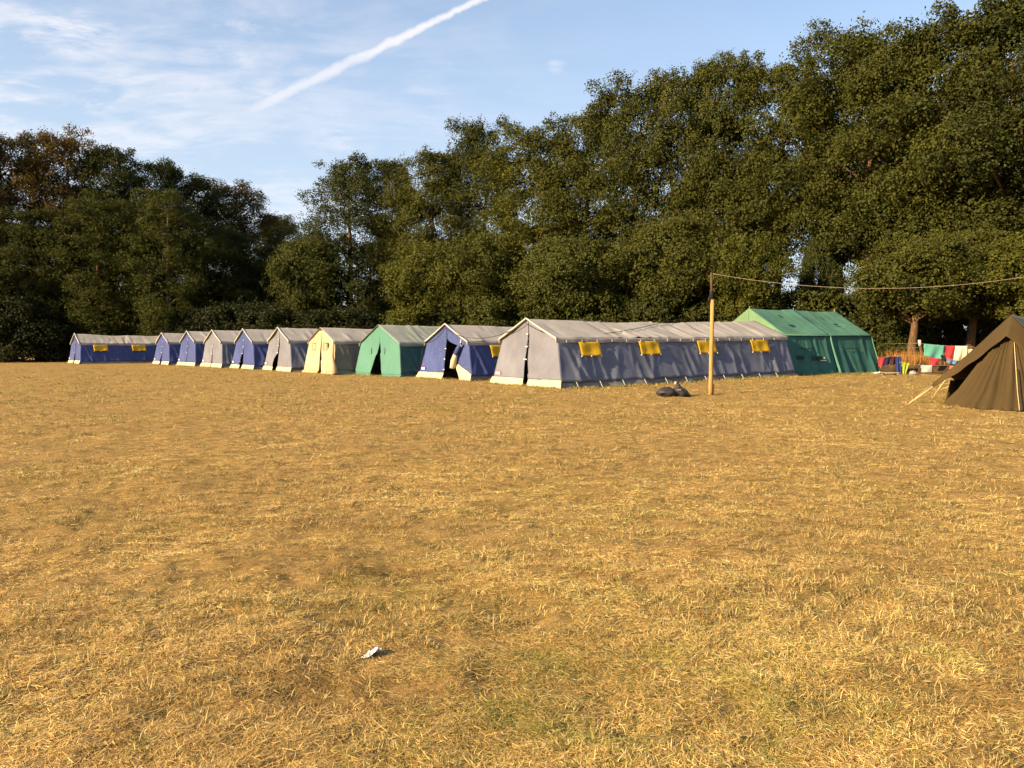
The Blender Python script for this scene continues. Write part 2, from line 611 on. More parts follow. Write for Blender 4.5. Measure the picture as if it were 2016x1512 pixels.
# ------------------------------------------------------------------ trees
def make_crown(seed, H, R, base, nleaf, nclump, leaf=0.143, trunk=None, fill=0.19):
    rng = np.random.default_rng(seed)
    # envelope
    def env(t, a):
        e = np.clip(np.sin(PI * (t * 0.80 + 0.13)), 0, 1) ** 0.55
        lob = 1 + 0.24 * np.sin(a * 2 + seed + 3 * t) * np.cos(t * 5 + seed) + 0.16 * np.sin(3 * a - 7 * t + seed * 1.7)
        return R * e * lob
    t = rng.random(nclump) ** 0.85
    a = (np.arange(nclump) * 2.39996 + rng.normal(0, 0.5, nclump)) % (2 * PI)
    fr = 0.30 + 0.62 * np.sqrt(rng.random(nclump))
    fr[rng.random(nclump) < 0.16] *= 0.35
    cr = R * rng.uniform(0.17, 0.34, nclump) * (1 - 0.35 * t)
    rad = np.maximum(env(t, a) - cr * 0.55, 0) * fr
    cz = base + (H - base) * (0.04 + 0.92 * t) - cr * 0.3
    C = np.stack([rad * np.cos(a), rad * np.sin(a), cz], 1)
    # a few spiky top clumps
    k = max(5, nclump // 7)
    ang = rng.random(k) * 2 * PI
    Ct = np.stack([np.cos(ang) * R * 0.62 * rng.random(k) ** 0.5, np.sin(ang) * R * 0.62 * rng.random(k) ** 0.5, H - rng.uniform(0.3, H * 0.13, k)], 1)
    C = np.concatenate([C, Ct])
    cr = np.concatenate([cr, R * rng.uniform(0.07, 0.16, k)])
    ctint = rng.normal(0, 0.11, len(C))
    w = cr ** 2
    w /= w.sum()
    ntw = nleaf // 6
    ci = rng.choice(len(C), ntw, p=w)
    d = rng.normal(size=(ntw, 3))
    d[:, 2] += 0.25
    d /= np.linalg.norm(d, axis=1, keepdims=True)
    rr_ = cr[ci] * (0.35 + 0.72 * rng.random(ntw) ** 0.45)
    long = rng.random(ntw) < 0.10
    rr_[long] *= rng.uniform(1.1, 1.45, long.sum())
    tw = C[ci] + d * rr_[:, None] * np.array([1, 1, 0.72])
    # part of the twigs fill the crown between the boughs so that it reads as one canopy
    fillm = rng.random(ntw) < fill
    kf = fillm.sum()
    tf = rng.random(kf) ** 0.9
    af = rng.random(kf) * 2 * PI
    rf = env(tf, af) * (0.55 + 0.42 * rng.random(kf) ** 0.6) * (0.86 + 0.22 * np.sin(af * 5 + tf * 14) * np.sin(tf * 23 + af * 3))
    tw[fillm] = np.stack([rf * np.cos(af), rf * np.sin(af), base + (H - base) * (0.02 + 0.93 * tf) + rng.normal(0, 0.25, kf)], 1)
    d[fillm] = np.stack([np.cos(af), np.sin(af), 0.9 * (tf - 0.35)], 1) / np.sqrt(1 + (0.9 * (tf - 0.35)) ** 2)[:, None]
    lp = np.repeat(tw, 6, 0) + rng.normal(0, 0.11, (ntw * 6, 3))
    ld = np.repeat(d, 6, 0)
    nl = len(lp)
    n = 0.80 * ld + np.array([0, 0, 0.15]) + 0.60 * rng.normal(size=(nl, 3))
    n /= np.linalg.norm(n, axis=1, keepdims=True)
    u = np.cross(n, rng.normal(size=(nl, 3)))
    u /= np.linalg.norm(u, axis=1, keepdims=True) + 1e-9
    v = np.cross(n, u)
    s = leaf * rng.uniform(0.6, 1.35, nl)[:, None]
    lp[:, 2] = np.maximum(lp[:, 2], 0.1)
    fold = n * s * 0.14
    V = np.stack([lp - u * s * 0.5, lp + v * s * 0.34 - fold, lp + u * s * 0.5, lp - v * s * 0.34 - fold], 1).reshape(-1, 3)
    Fq = np.arange(nl * 4).reshape(-1, 4)
    tint = np.clip(0.45 + np.repeat(ctint[ci], 6) + rng.normal(0, 0.16, nl), 0, 1)
    me = np_mesh('crown', V, Fq, False, {'tint': np.repeat(tint, 4)})
    me.materials.append(M['leaf'])
    # wood
    mb = MB()
    zs = np.linspace(0, 0.86 * H, 9)
    wob = np.cumsum(rng.normal(0, 0.005 * H, (9, 2)), 0)
    wob[0] = 0
    tr0 = trunk or 0.0165 * H + 0.05
    path = [Vector((wob[i, 0], wob[i, 1], zs[i] - (0.25 if i == 0 else 0))) for i in range(9)]
    rads = [tr0 * (1.28 if i == 0 else 1) * (1 - 0.86 * (i / 8)) for i in range(9)]
    mb.tube(path, rads, 10)
    order = np.argsort(-cr[:nclump] - 0.15 * rng.random(nclump))[:26]
    for j in order:
        c = Vector(C[j])
        z0 = max(0.07 * H if base < 0.2 * H else base * 0.75, c.z - 0.55 * rad[j] - 0.06 * H * rng.random())
        z0 = min(z0, 0.8 * H)
        q = z0 / (0.86 * H) * 8
        i0 = int(min(q, 7))
        p0 = path[i0].lerp(path[i0 + 1], q - i0)
        p0.z = z0
        mid = p0.lerp(c, 0.5) + Vector(rng.normal(0, 0.2, 3)) + Vector((0, 0, 0.25))
        r0 = max(0.03, tr0 * 0.42 * (1 - 0.7 * z0 / H))
        mb.tube([p0, p0.lerp(mid, 0.5) + Vector((0, 0, 0.05)), mid, c], [r0, r0 * 0.8, r0 * 0.55, r0 * 0.2], 6)
    wood = np_mesh('trunk', np.array(mb.v), mb.f, True)
    wood.materials.append(M['bark'])
    return me, wood, H, R


PROTO = {
    'A': make_crown(11, 20, 5, 2.0, 104000, 110),
    'B': make_crown(23, 20, 5, 2.4, 104000, 92),
    'C': make_crown(37, 20, 5, 1.6, 104000, 120),
    'D': make_crown(51, 20, 5, 3.0, 98000, 84),
    'E': make_crown(67, 20, 5, 7.3, 84000, 80, fill=0.05),
    'G': make_crown(83, 20, 5, 6.9, 84000, 88, fill=0.05),
    'S': make_crown(91, 4.5, 2.6, 0.2, 21000, 38, 0.15),
    'T': make_crown(97, 9.0, 4.2, 4.3, 52000, 50, 0.155, trunk=0.30),
}
OLIVE = (0.058, 0.061, 0.0115)
DARK = (0.040, 0.046, 0.011)
MID = (0.052, 0.057, 0.0115)
YEL = (0.068, 0.071, 0.011)
BRN = (0.058, 0.045, 0.014)
SUNLIT_ORG = (0.090, 0.060, 0.013)  # orange of the low sun put into the leaf colour
LITE = (0.062, 0.068, 0.014)


def tree(proto, px, topy, depth, rad, col, label, rot, group, cat='tree', name='oak_tree'):
    cm, wm, H0, R0 = PROTO[proto]
    x = (px - 1008) / F * depth
    z0 = gz(x, depth)
    h = at(px, topy, depth).z - z0
    root = empty(name, (x, depth, z0 - (0.45 if proto == 'S' else 0)), rot)
    tag(root, label, cat, group)
    rad *= 1.08
    w = link('trunk', wm, None, root)
    c = link('crown', cm, None, root)
    for o in (w, c):
        o.scale = (rad / R0, rad / R0, h / H0)
    c.color = (*col, 1)
    return root


RG = 'tall oaks lining the field behind the tents'
LG = 'dark trees at the far left corner of the field'
BG = 'low shrubs under the treeline'
trees_right = [
    ('A', 690, 290, 76, 5.2, DARK, 'oak at the gap of sky, first of the long right row', 0.4),
    ('D', 775, 288, 82, 3.6, DARK, 'slim dark oak rising just behind the first oak of the right row', 2.1),
    ('B', 855, 268, 72, 5.0, OLIVE, 'olive oak between the slim dark oak and the pointed one', 1.2),
    ('C', 945, 210, 72, 4.4, DARK, 'pointed dark oak standing above the blue tent with the open door', 3.0),
    ('A', 1050, 232, 61, 5.2, YEL, 'yellowish oak behind the peak of the long grey tent', 5.1),
    ('B', 1150, 192, 60, 4.6, OLIVE, 'oak above the front yellow flaps of the long grey tent', 0.2),
    ('C', 1240, 138, 57, 4.6, MID, 'oak just right of the small lone cloud puff', 4.0),
    ('A', 1335, 112, 56, 4.3, OLIVE, 'oak whose trunk shows left of the wooden pole', 1.7),
    ('D', 1425, 84, 55, 4.2, MID, 'oak directly behind the wooden pole', 3.6),
    ('E', 1525, 98, 54, 4.4, OLIVE, 'oak over the left gable of the big green tent', 0.8),
    ('G', 1640, 18, 52, 5.0, MID, 'tallest bulging oak with its rounded head above the big green tent', 2.5),
    ('E', 1708, 52, 50, 4.4, OLIVE, 'oak with a bare dark trunk showing against sky gaps', 4.6),
    ('G', 1795, 30, 49, 5.0, MID, 'oak above the far corner of the big green tent', 1.0),
    ('E', 1880, -6, 48, 5.2, OLIVE, 'towering oak above the washing line, cut by the picture top', 3.2),
    ('G', 1990, -30, 46, 5.6, DARK, 'towering oak at the right edge above the brown tent', 5.3),
    ('E', 2110, -60, 45, 5.6, MID, 'oak whose outer boughs reach in at the right edge', 0.1),
    # lower tiers
    ('T', 1797, 470, 42.5, 3.6, OLIVE, 'low-branched young oak with orange-lit trunk left of the washing', 0.6),
    ('T', 1905, 455, 43.5, 3.8, OLIVE, 'young oak with thick pale trunk behind the towels', 2.2),
    ('T', 2010, 470, 41.5, 3.8, YEL, 'young oak behind the peak of the brown tent', 4.1),
    ('T', 1340, 430, 52, 4.0, OLIVE, 'young oak in front of the tall row left of the pole', 1.9),
    ('T', 1120, 470, 55, 4.0, LITE, 'young oak behind the ridge of the long grey tent', 3.3),
    ('T', 960, 470, 60, 4.2, OLIVE, 'young oak above the gap between blue and long grey tents', 5.0),
    ('T', 845, 480, 63, 3.8, YEL, 'yellowish young oak above the mint green tent', 0.9),
    ('T', 610, 470, 74, 3.6, MID, 'young oak with hanging boughs above the cream tent', 2.8),
    ('T', 1612, 470, 50.5, 1.5, DARK, 'slim young oak filling the gap above the green roof', 2.6),
    ('T', 1455, 470, 50, 3.0, YEL, 'yellowish young oak hanging low right of the pole top', 4.4),
]
for pr, px, ty, d, r, c, lab, rot in trees_right:
    lower = 0 if pr == 'T' else (20 + (16 if 1600 < px < 1730 else 0))
    tree(pr, px, ty + lower, d, r, c, lab, rot, RG)
trees_left = [
    ('B', -70, 235, 80, 6.0, BRN, 'brown-leaved tree cut by the left edge of the picture', 0.5),
    ('A', 25, 250, 82, 5.4, BRN, 'rusty brown tree, leftmost full crown on the skyline', 1.4),
    ('C', 135, 243, 84, 5.0, SUNLIT_ORG, 'tree with sunlit orange put into its leaf colour near the left edge', 2.6),
    ('D', 228, 276, 86, 5.2, DARK, 'dark tree right of the orange-topped tree', 4.1),
    ('B', 312, 300, 88, 4.8, DARK, 'dark tree above the two yellow flaps of the far blue tent', 0.9),
    ('A', 400, 336, 92, 5.6, DARK, 'rounded dark tree right of centre in the left wood', 3.3),
    ('C', 475, 352, 96, 5.6, BRN, 'brownish thin-leaved tree sloping down towards the sky gap', 5.0),
    ('D', 548, 415, 104, 5.0, LITE, 'pale green tree closing the sky gap between both woods', 1.1),
    ('C', 200, 372, 79, 5.0, MID, 'green tree in front of the dark left wood, left of its twin', 2.0),
    ('A', 335, 365, 79.5, 4.6, MID, 'green tree in front of the wood, above the small blue tents', 3.8),
    ('B', 80, 400, 79, 5.4, DARK, 'dark low tree beside the end of the far blue tent', 5.6),
    ('D', 440, 440, 84, 5.0, DARK, 'dark low tree behind the pair of grey and blue tents', 0.3),
    ('B', 530, 470, 88, 4.6, DARK, 'dark low tree in the corner behind the blue and grey tents', 1.8),
    ('A', -190, 250, 78, 6.5, DARK, 'dark tree outside the left edge shading the wood', 2.9),
    ('C', -330, 230, 74, 7.0, DARK, 'broad dark tree far outside the left edge shading the wood', 4.9),
]
for pr, px, ty, d, r, c, lab, rot in trees_left:
    tree(pr, px, ty + 9, d, r, c, lab, rot, LG)

shrub_lab = ['shade-coloured shrub at the far left edge of the field', 'shade-coloured shrub left of the far blue tent', 'shade-coloured shrub just left of the far blue tent gable',
             'shade-coloured shrub behind the far blue tent, first flap', 'shade-coloured shrub behind the far blue tent, second flap', 'shade-coloured shrub behind the first small blue tent',
             'shade-coloured shrub behind the second small blue tent', 'shade-coloured shrub behind the small grey tent', 'shade-coloured shrub behind the third small blue tent',
             'shrub behind the grey tent beside the cream one', 'shrub behind the cream tent', 'shrub left of the mint tent peak',
             'yellow-green shrub just right of the mint tent peak', 'shrub behind the open blue tent', 'shrub left of the long grey tent peak',
             'shrub right of the long grey tent peak', 'shrub behind the second yellow flap', 'shrub left of the wooden pole', 'shrub right of the wooden pole',
             'shrub behind the green gable', 'shrub behind the green roof seam', 'tall shrub at the far corner of the green tent',
             'shrub behind the leaning fence post', 'shrub behind the towels', 'shrub behind the brown tent roof']
shr = [(-10, 560, 77), (45, 575, 76), (100, 585, 78), (190, 590, 80), (270, 595, 80), (340, 600, 79), (395, 600, 78), (450, 590, 77), (505, 585, 76),
       (570, 590, 74), (640, 600, 70), (700, 600, 68), (812, 592, 62), (890, 575, 62), (980, 570, 58), (1080, 575, 56), (1180, 560, 54), (1290, 565, 52),
       (1420, 575, 51), (1500, 560, 51), (1600, 552, 50), (1700, 555, 49), (1775, 600, 47.5), (1850, 590, 47.5), (1950, 600, 46)]
for i, (px, ty, d) in enumerate(shr):
    col = YEL if i == 12 else ((0.022, 0.026, 0.008) if i < 12 else (DARK if i % 2 else MID))  # shade under the left wood is put into the first shrubs' darker colour
    tree('S', px, ty, d, 3.6 if i < 12 else (3.0 if i < 22 else 2.6), col, shrub_lab[i], i * 1.3, BG, 'shrub', 'shrub')


# ------------------------------------------------------------------ tents
def folds(x, v, spec):
    """sum of soft creases: (x0, tilt, width, amp, v_lo, v_hi)"""
    h = np.zeros_like(x)
    for x0, tilt, w, amp, lo, hi in spec:
        c = x0 + tilt * v
        e = sstep((v - lo) / 0.25 + 0.5) * sstep((hi - v) / 0.25 + 0.5)
        h += amp * np.exp(-((x - c) / w) ** 2) * e
    return h


def rand_folds(rng, L, n, amp, tilt=0.3, w=(0.05, 0.14), side=1):
    out = []
    for i in range(n):
        lo = rng.uniform(-0.2, 0.6)
        out.append((rng.uniform(0.1, L - 0.1), rng.normal(0, tilt), rng.uniform(*w), amp * rng.uniform(0.4, 1.2) * rng.choice([1, 1, -0.7]), lo, lo + rng.uniform(0.4, 1.0)))
    return out


def tent(label, pos, yaw, L, wb, we, ez, rz, seed, m_gable, m_side, m_roof, m_skirt='skirt', m_side_skirt='skirtgrey', opening=None,
         flaps=(), sag=0.08, rise=0.0, skirt_h=0.30, skirt_in=None, roof_folds=14, wall_folds=16, toggles=(), logo=True, bind=True, z_off=None, name='frame_tent'):
    rng = np.random.default_rng(seed)
    z0 = gz(pos[0], pos[1]) if z_off is None else z_off
    root = empty(name, (pos[0], pos[1], z0), yaw)
    tag(root, label, 'tent', 'row of camp tents along the treeline')
    opening = opening or [(0, 0.03, 0.03), (1.6, 0.01, 0.01), (1.9, 0, 0), (rz, 0, 0)]
    oz = np.array([o[0] for o in opening])
    ol = np.array([o[1] for o in opening])
    orr = np.array([o[2] for o in opening])

    def yo(z):
        return np.where(z < ez, wb + (we - wb) * z / ez, we * np.clip((rz - z) / (rz - ez), 0, 1))

    def xf(z):
        return -0.20 * np.clip(1 - z / ez, 0, 1)

    def lift(Pt):
        Pt[..., 2] += rise * np.clip(Pt[..., 0], 0, L)
        return Pt

    def ridge_z(x):
        return rz - sag * np.sin(PI * np.clip(x / L, 0, 1)) * (1 + 0.25 * np.sin(x * 1.7 + seed))

    # roof panels and valances
    nu, nv = int(L * 9) + 8, 12
    us = np.linspace(-0.10, L + 0.10, nu)
    for sgn in (-1, 1):
        vv = np.linspace(0, 1, nv)
        Xg, Vg = np.meshgrid(us, vv, indexing='ij')
        Yg = sgn * (we + 0.07) * Vg
        eave = ez + 0.02 - 0.018 * np.abs(np.sin(Xg * PI / 1.55 + seed)) - 0.3 * sag * np.sin(PI * np.clip(Xg / L, 0, 1))
        Zg = ridge_z(Xg) + (eave - ridge_z(Xg)) * Vg - 0.05 * np.sin(PI * Vg) * np.clip(np.sin(PI * Xg / L), 0, 1)
        Zg = Zg + folds(Xg, Vg, rand_folds(rng, L, roof_folds, 0.055, 0.22, (0.04, 0.11)))
        Zg = Zg + (fbm(Xg * 1.5, Vg * 2 + seed, seed, 3) - 0.5) * 0.05
        sheet('roof_panel', lift(np.stack([Xg, Yg, Zg], -1)), M[m_roof], root, 0.006)
        vz = np.linspace(0.0, 0.17, 4)
        Xv, Dv = np.meshgrid(us, vz, indexing='ij')
        ev = ez + 0.016 - 0.018 * np.abs(np.sin(Xv * PI / 1.55 + seed)) - 0.3 * sag * np.sin(PI * np.clip(Xv / L, 0, 1))
        Yv = sgn * (we + 0.078 + 0.012 * np.sin(Xv * 9 + seed) * Dv / 0.17 + 0.06 * Dv)
        sheet('valance', lift(np.stack([Xv, Yv, ev - Dv * (1 + 0.06 * np.sin(Xv * 4))], -1)), M[m_roof], root, 0.005)
    mb = MB()
    # side walls
    nu = int(L * 12) + 8
    us = np.linspace(0, 1, nu)
    side_P = {}
    for sgn in (-1, 1):
        vv = np.linspace(0, 1, 16)
        Ug, Vg = np.meshgrid(us, vv, indexing='ij')
        Xl = Ug * L
        zb = 0.20 + 0.035 * np.abs(np.sin(Xl * PI / 1.15 + seed))
        Zg = (ez - 0.02) * (1 - Vg) + zb * Vg
        x_front, x_back = xf(Zg), L - xf(Zg)
        Xg = x_front + (x_back - x_front) * Ug
        fo = rand_folds(rng, L, wall_folds, 0.055, 0.45, (0.045, 0.12))
        fo += [(0.25, 0.7, 0.06, 0.07, -0.1, 1.2), (0.5, 0.9, 0.07, 0.06, 0.2, 1.2), (L - 0.25, -0.5, 0.07, 0.06, 0, 1.2)]
        for xw in np.arange(0.6, L, 1.15):
            fo.append((xw + rng.normal(0, 0.15), rng.normal(0.25, 0.25), rng.uniform(0.05, 0.1), rng.uniform(0.025, 0.06), 0.35, 1.3))
        disp = folds(Xl, Vg, fo) + (fbm(Xl * 0.9, Vg * 1.3 + seed, seed + 4, 3) - 0.5) * 0.10 - 0.05 * np.sin(PI * Vg)
        edge = sstep(Ug * L / 0.25) * sstep((1 - Ug) * L / 0.25)
        Yg = sgn * (yo(Zg) + disp * edge * (0.25 + 0.75 * Vg))
        Pw = lift(np.stack([Xg, Yg, Zg], -1))
        side_P[sgn] = Pw
        sheet('side_wall', Pw.copy(), M[m_side], root, 0.006)
        # ground skirt under the side wall
        vs_ = np.linspace(0, 1, 5)
        Us, Vs = np.meshgrid(us, vs_, indexing='ij')
        Xs = Us * (L + 0.36) - 0.18
        Zs = 0.225 * (1 - Vs) - 0.03 * Vs
        Ys = sgn * (wb + (we - wb) * 0.2 / ez - 0.035 + Vs * (0.09 + 0.05 * np.sin(Xs * 5 + seed) + 0.05 * (fbm(Xs * 2, Vs, seed + 9, 2) - .5)))
        sheet('ground_skirt', lift(np.stack([Xs, Ys, Zs], -1)), M[m_side_skirt], root, 0.006)
    # front panels
    nz, ny = 30, 26
    for sgn, op in ((1, ol), (-1, orr)):
        zz = np.linspace(0, 1, nz)
        tt = np.linspace(0, 1, ny)
        Zr, Tg = np.meshgrid(zz, tt, indexing='ij')
        hs = np.full_like(Tg, skirt_h)
        if sgn == -1 and skirt_in is not None:
            hs = skirt_h + (skirt_in - skirt_h) * Tg
        Zg = hs - 0.02 + (rz - 0.015 - hs + 0.02) * Zr
        inner = np.interp(Zg, oz, op)
        outer = yo(Zg)
        inner = np.minimum(inner, outer)
        Yg = sgn * (outer + (inner - outer) * Tg)
        Xg = xf(Zg) + 0.0 + (fbm(Yg * 1.2 + seed, Zg * 0.7, seed + sgn, 3) - 0.5) * 0.07 * sstep(outer / 0.5)
        Xg = Xg + folds(np.abs(Yg), 1 - Zg / rz, [(wb * 0.8, -0.5, 0.05, -0.03, 0.4, 1.3), (wb * 0.55, -0.3, 0.06, -0.025, 0.5, 1.3), (0.25, 0.3, 0.06, -0.03, 0.45, 1.3)])
        Xg = Xg - 0.05 * (inner > 0.2) * Tg ** 3 + (0.012 if sgn < 0 else 0)
        sheet('front_panel', np.stack([Xg, Yg, Zg], -1), M[m_gable], root, 0.006)
        # cream skirt
        vs_ = np.linspace(0, 1, 6)
        Ts, Vs = np.meshgrid(np.linspace(-0.03, 1, 26), vs_, indexing='ij')
        hs = np.full_like(Ts, skirt_h)
        if sgn == -1 and skirt_in is not None:
            hs = skirt_h + (skirt_in - skirt_h) * np.clip(Ts, 0, 1)
        Zs = hs * (1 - Vs) - 0.03 * Vs
        inn = np.interp(np.clip(Zs, 0, 9), oz, op)
        out = yo(np.clip(Zs, 0, 9))
        Ys = sgn * (out + (inn - out) * Ts)
        Xs = xf(np.clip(Zs, 0, 9)) - 0.012 - Vs * (0.05 + 0.09 * fbm(Ys * 2.2, Vs * 0.8, seed + 20, 3)) + 0.018 * np.sin(Ys * 7 + seed) * Vs
        Zs = Zs + 0.035 * (fbm(Ys * 2.5, Ys * 0, seed + 31, 2) - 0.4) * Vs
        sheet('mud_skirt', np.stack([Xs, Ys, Zs], -1), M[m_skirt], root, 0.006)
    # rear wall
    zz, tt = np.linspace(0, 1, 14), np.linspace(-1, 1, 21)
    Zr, Tg = np.meshgrid(zz, tt, indexing='ij')
    Zg = rz * Zr * 0.995
    Yg = yo(Zg) * Tg
    Xg = L - xf(Zg) - 0.01
    sheet('rear_wall', lift(np.stack([Xg, Yg, Zg], -1)), M[m_side], root, 0.006)
    # edge binding along the front roof edge
    if bind:
        for sgn in (-1, 1):
            mb = MB()
            p = [Vector((-0.115, 0.0, rz + 0.03)), Vector((-0.12, sgn * we * 0.5, (rz + ez) / 2 + 0.015)), Vector((-0.115, sgn * (we + 0.085), ez + 0.01)),
                 Vector((-0.10, sgn * (we + 0.10), ez - 0.17))]
            mb.tube(p, [0.034, 0.04, 0.042, 0.03], 6)
            mb.build('edge_binding', M['bind'], root, True)
    # toggles over the slit
    for tz in toggles:
        yc = 0.5 * (np.interp(tz, oz, ol) - np.interp(tz, oz, orr))
        wd = 0.10 + np.interp(tz, oz, ol) + np.interp(tz, oz, orr)
        if wd > 0.4:
            yc, wd = np.interp(tz, oz, ol) - 0.03, 0.12
        MB().box((float(xf(np.array(tz))) - 0.05, float(yc), tz), (0.02, float(min(wd, 0.22)), 0.035)).build('toggle', M['white'], root)
    if logo:
        zc = skirt_h + 0.16
        x_ = float(xf(np.array(zc))) - 0.045
        lb = MB().box((x_, wb * 0.80, zc), (0.006, 0.34, 0.11)).build('name_patch', M['white'], root)
        MB().box((x_ - 0.006, wb * 0.80, zc + 0.065), (0.006, 0.34, 0.03)).build('red_stripe', M['red'], lb)
    # yellow window flaps on the near side (right hand side, -Y)
    Pw = side_P[-1]
    for fi, (xa, xb) in enumerate(flaps):
        uu, wv = np.meshgrid(np.linspace(0, 1, 14), np.linspace(0, 1, 10), indexing='ij')
        zt, zb_ = ez - 0.15, ez - 0.66
        Zg = zt + (zb_ - zt) * wv + 0.02 * np.sin(uu * PI) * wv * -1
        squeeze = 0.035 * wv
        Xg = xa + (xb - xa) * (squeeze + (1 - 2 * squeeze) * uu) + 0.015 * rng.normal()
        Yb = -(yo(Zg) + 0.055 + 0.035 * wv)
        Yg = Yb - 0.013 * np.sin(uu * PI * (3 + fi % 2) + fi) * (0.4 + 0.6 * wv) - 0.015 * np.sin(wv * 5 + uu * 3)
        fo = sheet('window_flap', lift(np.stack([Xg, Yg, Zg], -1)), M['yellow'], root, 0.006)
        for uc in (0.04, 0.5, 0.96):
            xx = xa + (xb - xa) * uc
            zq = zb_ - 0.025 + rise * xx
            MB().box((xx, -(float(yo(np.array(zb_))) + 0.10), zq), (0.05, 0.03, 0.05)).build('flap_toggle', M['white'], fo)
    return root


slit = lambda b, m=0.05: [(0, b, b), (0.5, b * 0.8, b * 0.8), (1.0, m, m * 0.6), (1.75, 0.02, 0.02), (2.05, 0, 0), (3, 0, 0)]
YAW = 0.64
TENTS = {}
TENTS[1] = tent('long grey tent with four yellow flaps, nearest of the row, behind the pole', (0.65, 31.08), 0.575, 13.1, 2.45, 1.90, 1.86, 2.63, 1,
     'grey', 'greyblue', 'roof', opening=[(0, 0.02, 0.30), (0.3, 0.10, 0.26), (0.7, 0.13, 0.12), (1.0, 0.11, 0.05), (1.4, 0.05, 0.03), (2.0, 0.02, 0.02), (2.12, 0, 0), (3, 0, 0)],
     flaps=[(0.92, 1.95), (3.92, 5.05), (7.22, 8.35), (10.5, 11.7)], sag=0.12, rise=0.012, roof_folds=34, wall_folds=26, toggles=(2.05, 1.55, 1.05))
TENTS[2] = tent('blue tent with its doorway wide open and right flap tied back', (-3.10, 37.6), 0.63, 10.5, 2.45, 1.86, 1.76, 2.60, 2,
     'blue', 'blue', 'roof', opening=[(0, 0.02, 1.60), (0.35, 0.02, 1.28), (0.6, 0.02, 1.02), (1.0, 0.02, 1.05), (1.4, 0.02, 1.15), (1.55, 0.02, 1.22), (1.70, 0.02, 0.55), (1.86, 0.0, 0.02), (1.9, 0, 0), (3, 0, 0)],
     flaps=[(1.12, 2.0)], sag=0.06, skirt_in=0.80, toggles=(1.45, 0.95, 0.45))
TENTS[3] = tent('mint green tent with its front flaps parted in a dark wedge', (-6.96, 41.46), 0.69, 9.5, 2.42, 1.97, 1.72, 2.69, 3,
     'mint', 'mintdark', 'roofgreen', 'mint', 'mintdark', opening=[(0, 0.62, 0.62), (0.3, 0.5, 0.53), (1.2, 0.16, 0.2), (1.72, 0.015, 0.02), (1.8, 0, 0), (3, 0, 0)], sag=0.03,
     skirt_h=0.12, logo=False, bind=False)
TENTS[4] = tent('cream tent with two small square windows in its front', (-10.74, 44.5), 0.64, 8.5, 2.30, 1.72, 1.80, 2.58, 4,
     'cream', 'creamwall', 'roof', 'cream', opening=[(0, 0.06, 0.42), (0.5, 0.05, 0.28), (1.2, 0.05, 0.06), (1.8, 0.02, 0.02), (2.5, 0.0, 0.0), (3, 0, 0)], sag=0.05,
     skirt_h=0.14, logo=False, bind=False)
TENTS[5] = tent('grey tent with one door corner folded up, left of the cream tent', (-14.45, 49.0), YAW, 8.5, 2.45, 1.70, 1.88, 2.70, 5,
     'grey', 'greyblue', 'roof', opening=[(0, 0.62, 0.05), (0.3, 0.72, 0.03), (0.55, 0.68, 0.02), (1.15, 0.10, 0.02), (1.7, 0.03, 0.02), (2.05, 0, 0), (3, 0, 0)], sag=0.03, toggles=(2.0, 1.6, 1.15))
TENTS[6] = tent('blue tent with a wedge-shaped door gap, between the two grey tents', (-18.15, 53.5), YAW, 8.5, 2.45, 1.72, 1.84, 2.70, 6,
     'blue', 'blue', 'roof', opening=[(0, 0.5, 0.03), (0.4, 0.48, 0.03), (1.1, 0.18, 0.03), (1.5, 0.03, 0.03), (2.0, 0, 0), (3, 0, 0)], sag=0.03, toggles=(1.95, 1.5, 1.05, 0.5))
TENTS[7] = tent('grey tent with closed front, second tent left of the blue wedge-door tent', (-21.75, 57.45), 0.66, 8.5, 2.42, 1.85, 1.84, 2.69, 7,
     'grey', 'greyblue', 'roof', opening=slit(0.08), sag=0.03, toggles=(2.0, 1.5, 1.0))
TENTS[8] = tent('blue tent with closed front, just left of the small grey tent', (-25.23, 61.44), 0.66, 8.5, 2.42, 1.80, 1.90, 2.70, 8,
     'blue', 'blue', 'roof', opening=slit(0.03), sag=0.03, toggles=(2.05, 1.55, 1.05))
TENTS[9] = tent('small blue tent beside the end of the far long blue tent', (-28.92, 65.33), 0.67, 8.0, 2.42, 1.70, 1.84, 2.62, 9,
     'blue', 'blue', 'roof', opening=slit(0.26, 0.08), sag=0.03, toggles=(1.95, 1.5, 1.0))
TENTS[10] = tent('long blue tent with two yellow flaps, farthest of the row', (-38.41, 69.47), 0.69, 9.2, 2.45, 1.75, 1.80, 2.64, 10,
     'blue', 'blue', 'roof', opening=slit(0.22, 0.06), flaps=[(0.95, 2.15), (4.05, 5.25)], sag=0.17, roof_folds=30, toggles=(1.9, 1.45, 1.0))

# tied-back door flap and cream lining on the open blue tent
r2 = TENTS[2]
mb = MB()
mb.tube([(-0.16, -1.52, 1.70), (-0.20, -1.32, 1.46), (-0.24, -1.16, 1.18)], [0.05, 0.11, 0.13], 9)
fl = mb.build('tied_flap', M['blue'], r2, True)
mb = MB()
mb.tube([(-0.24, -1.17, 1.20), (-0.27, -1.04, 0.88), (-0.27, -0.93, 0.56), (-0.22, -0.99, 0.5)], [0.12, 0.15, 0.14, 0.03], 10)
mb.build('cream_lining', M['skirt'], fl, True)
mb = MB()
mb.tube([(-0.13, -1.46, 1.90), (-0.2, -1.50, 1.70), (-0.17, -1.55, 1.52)], [0.015, 0.02, 0.015], 6)
mb.build('tie_tape', M['white'], r2, True)
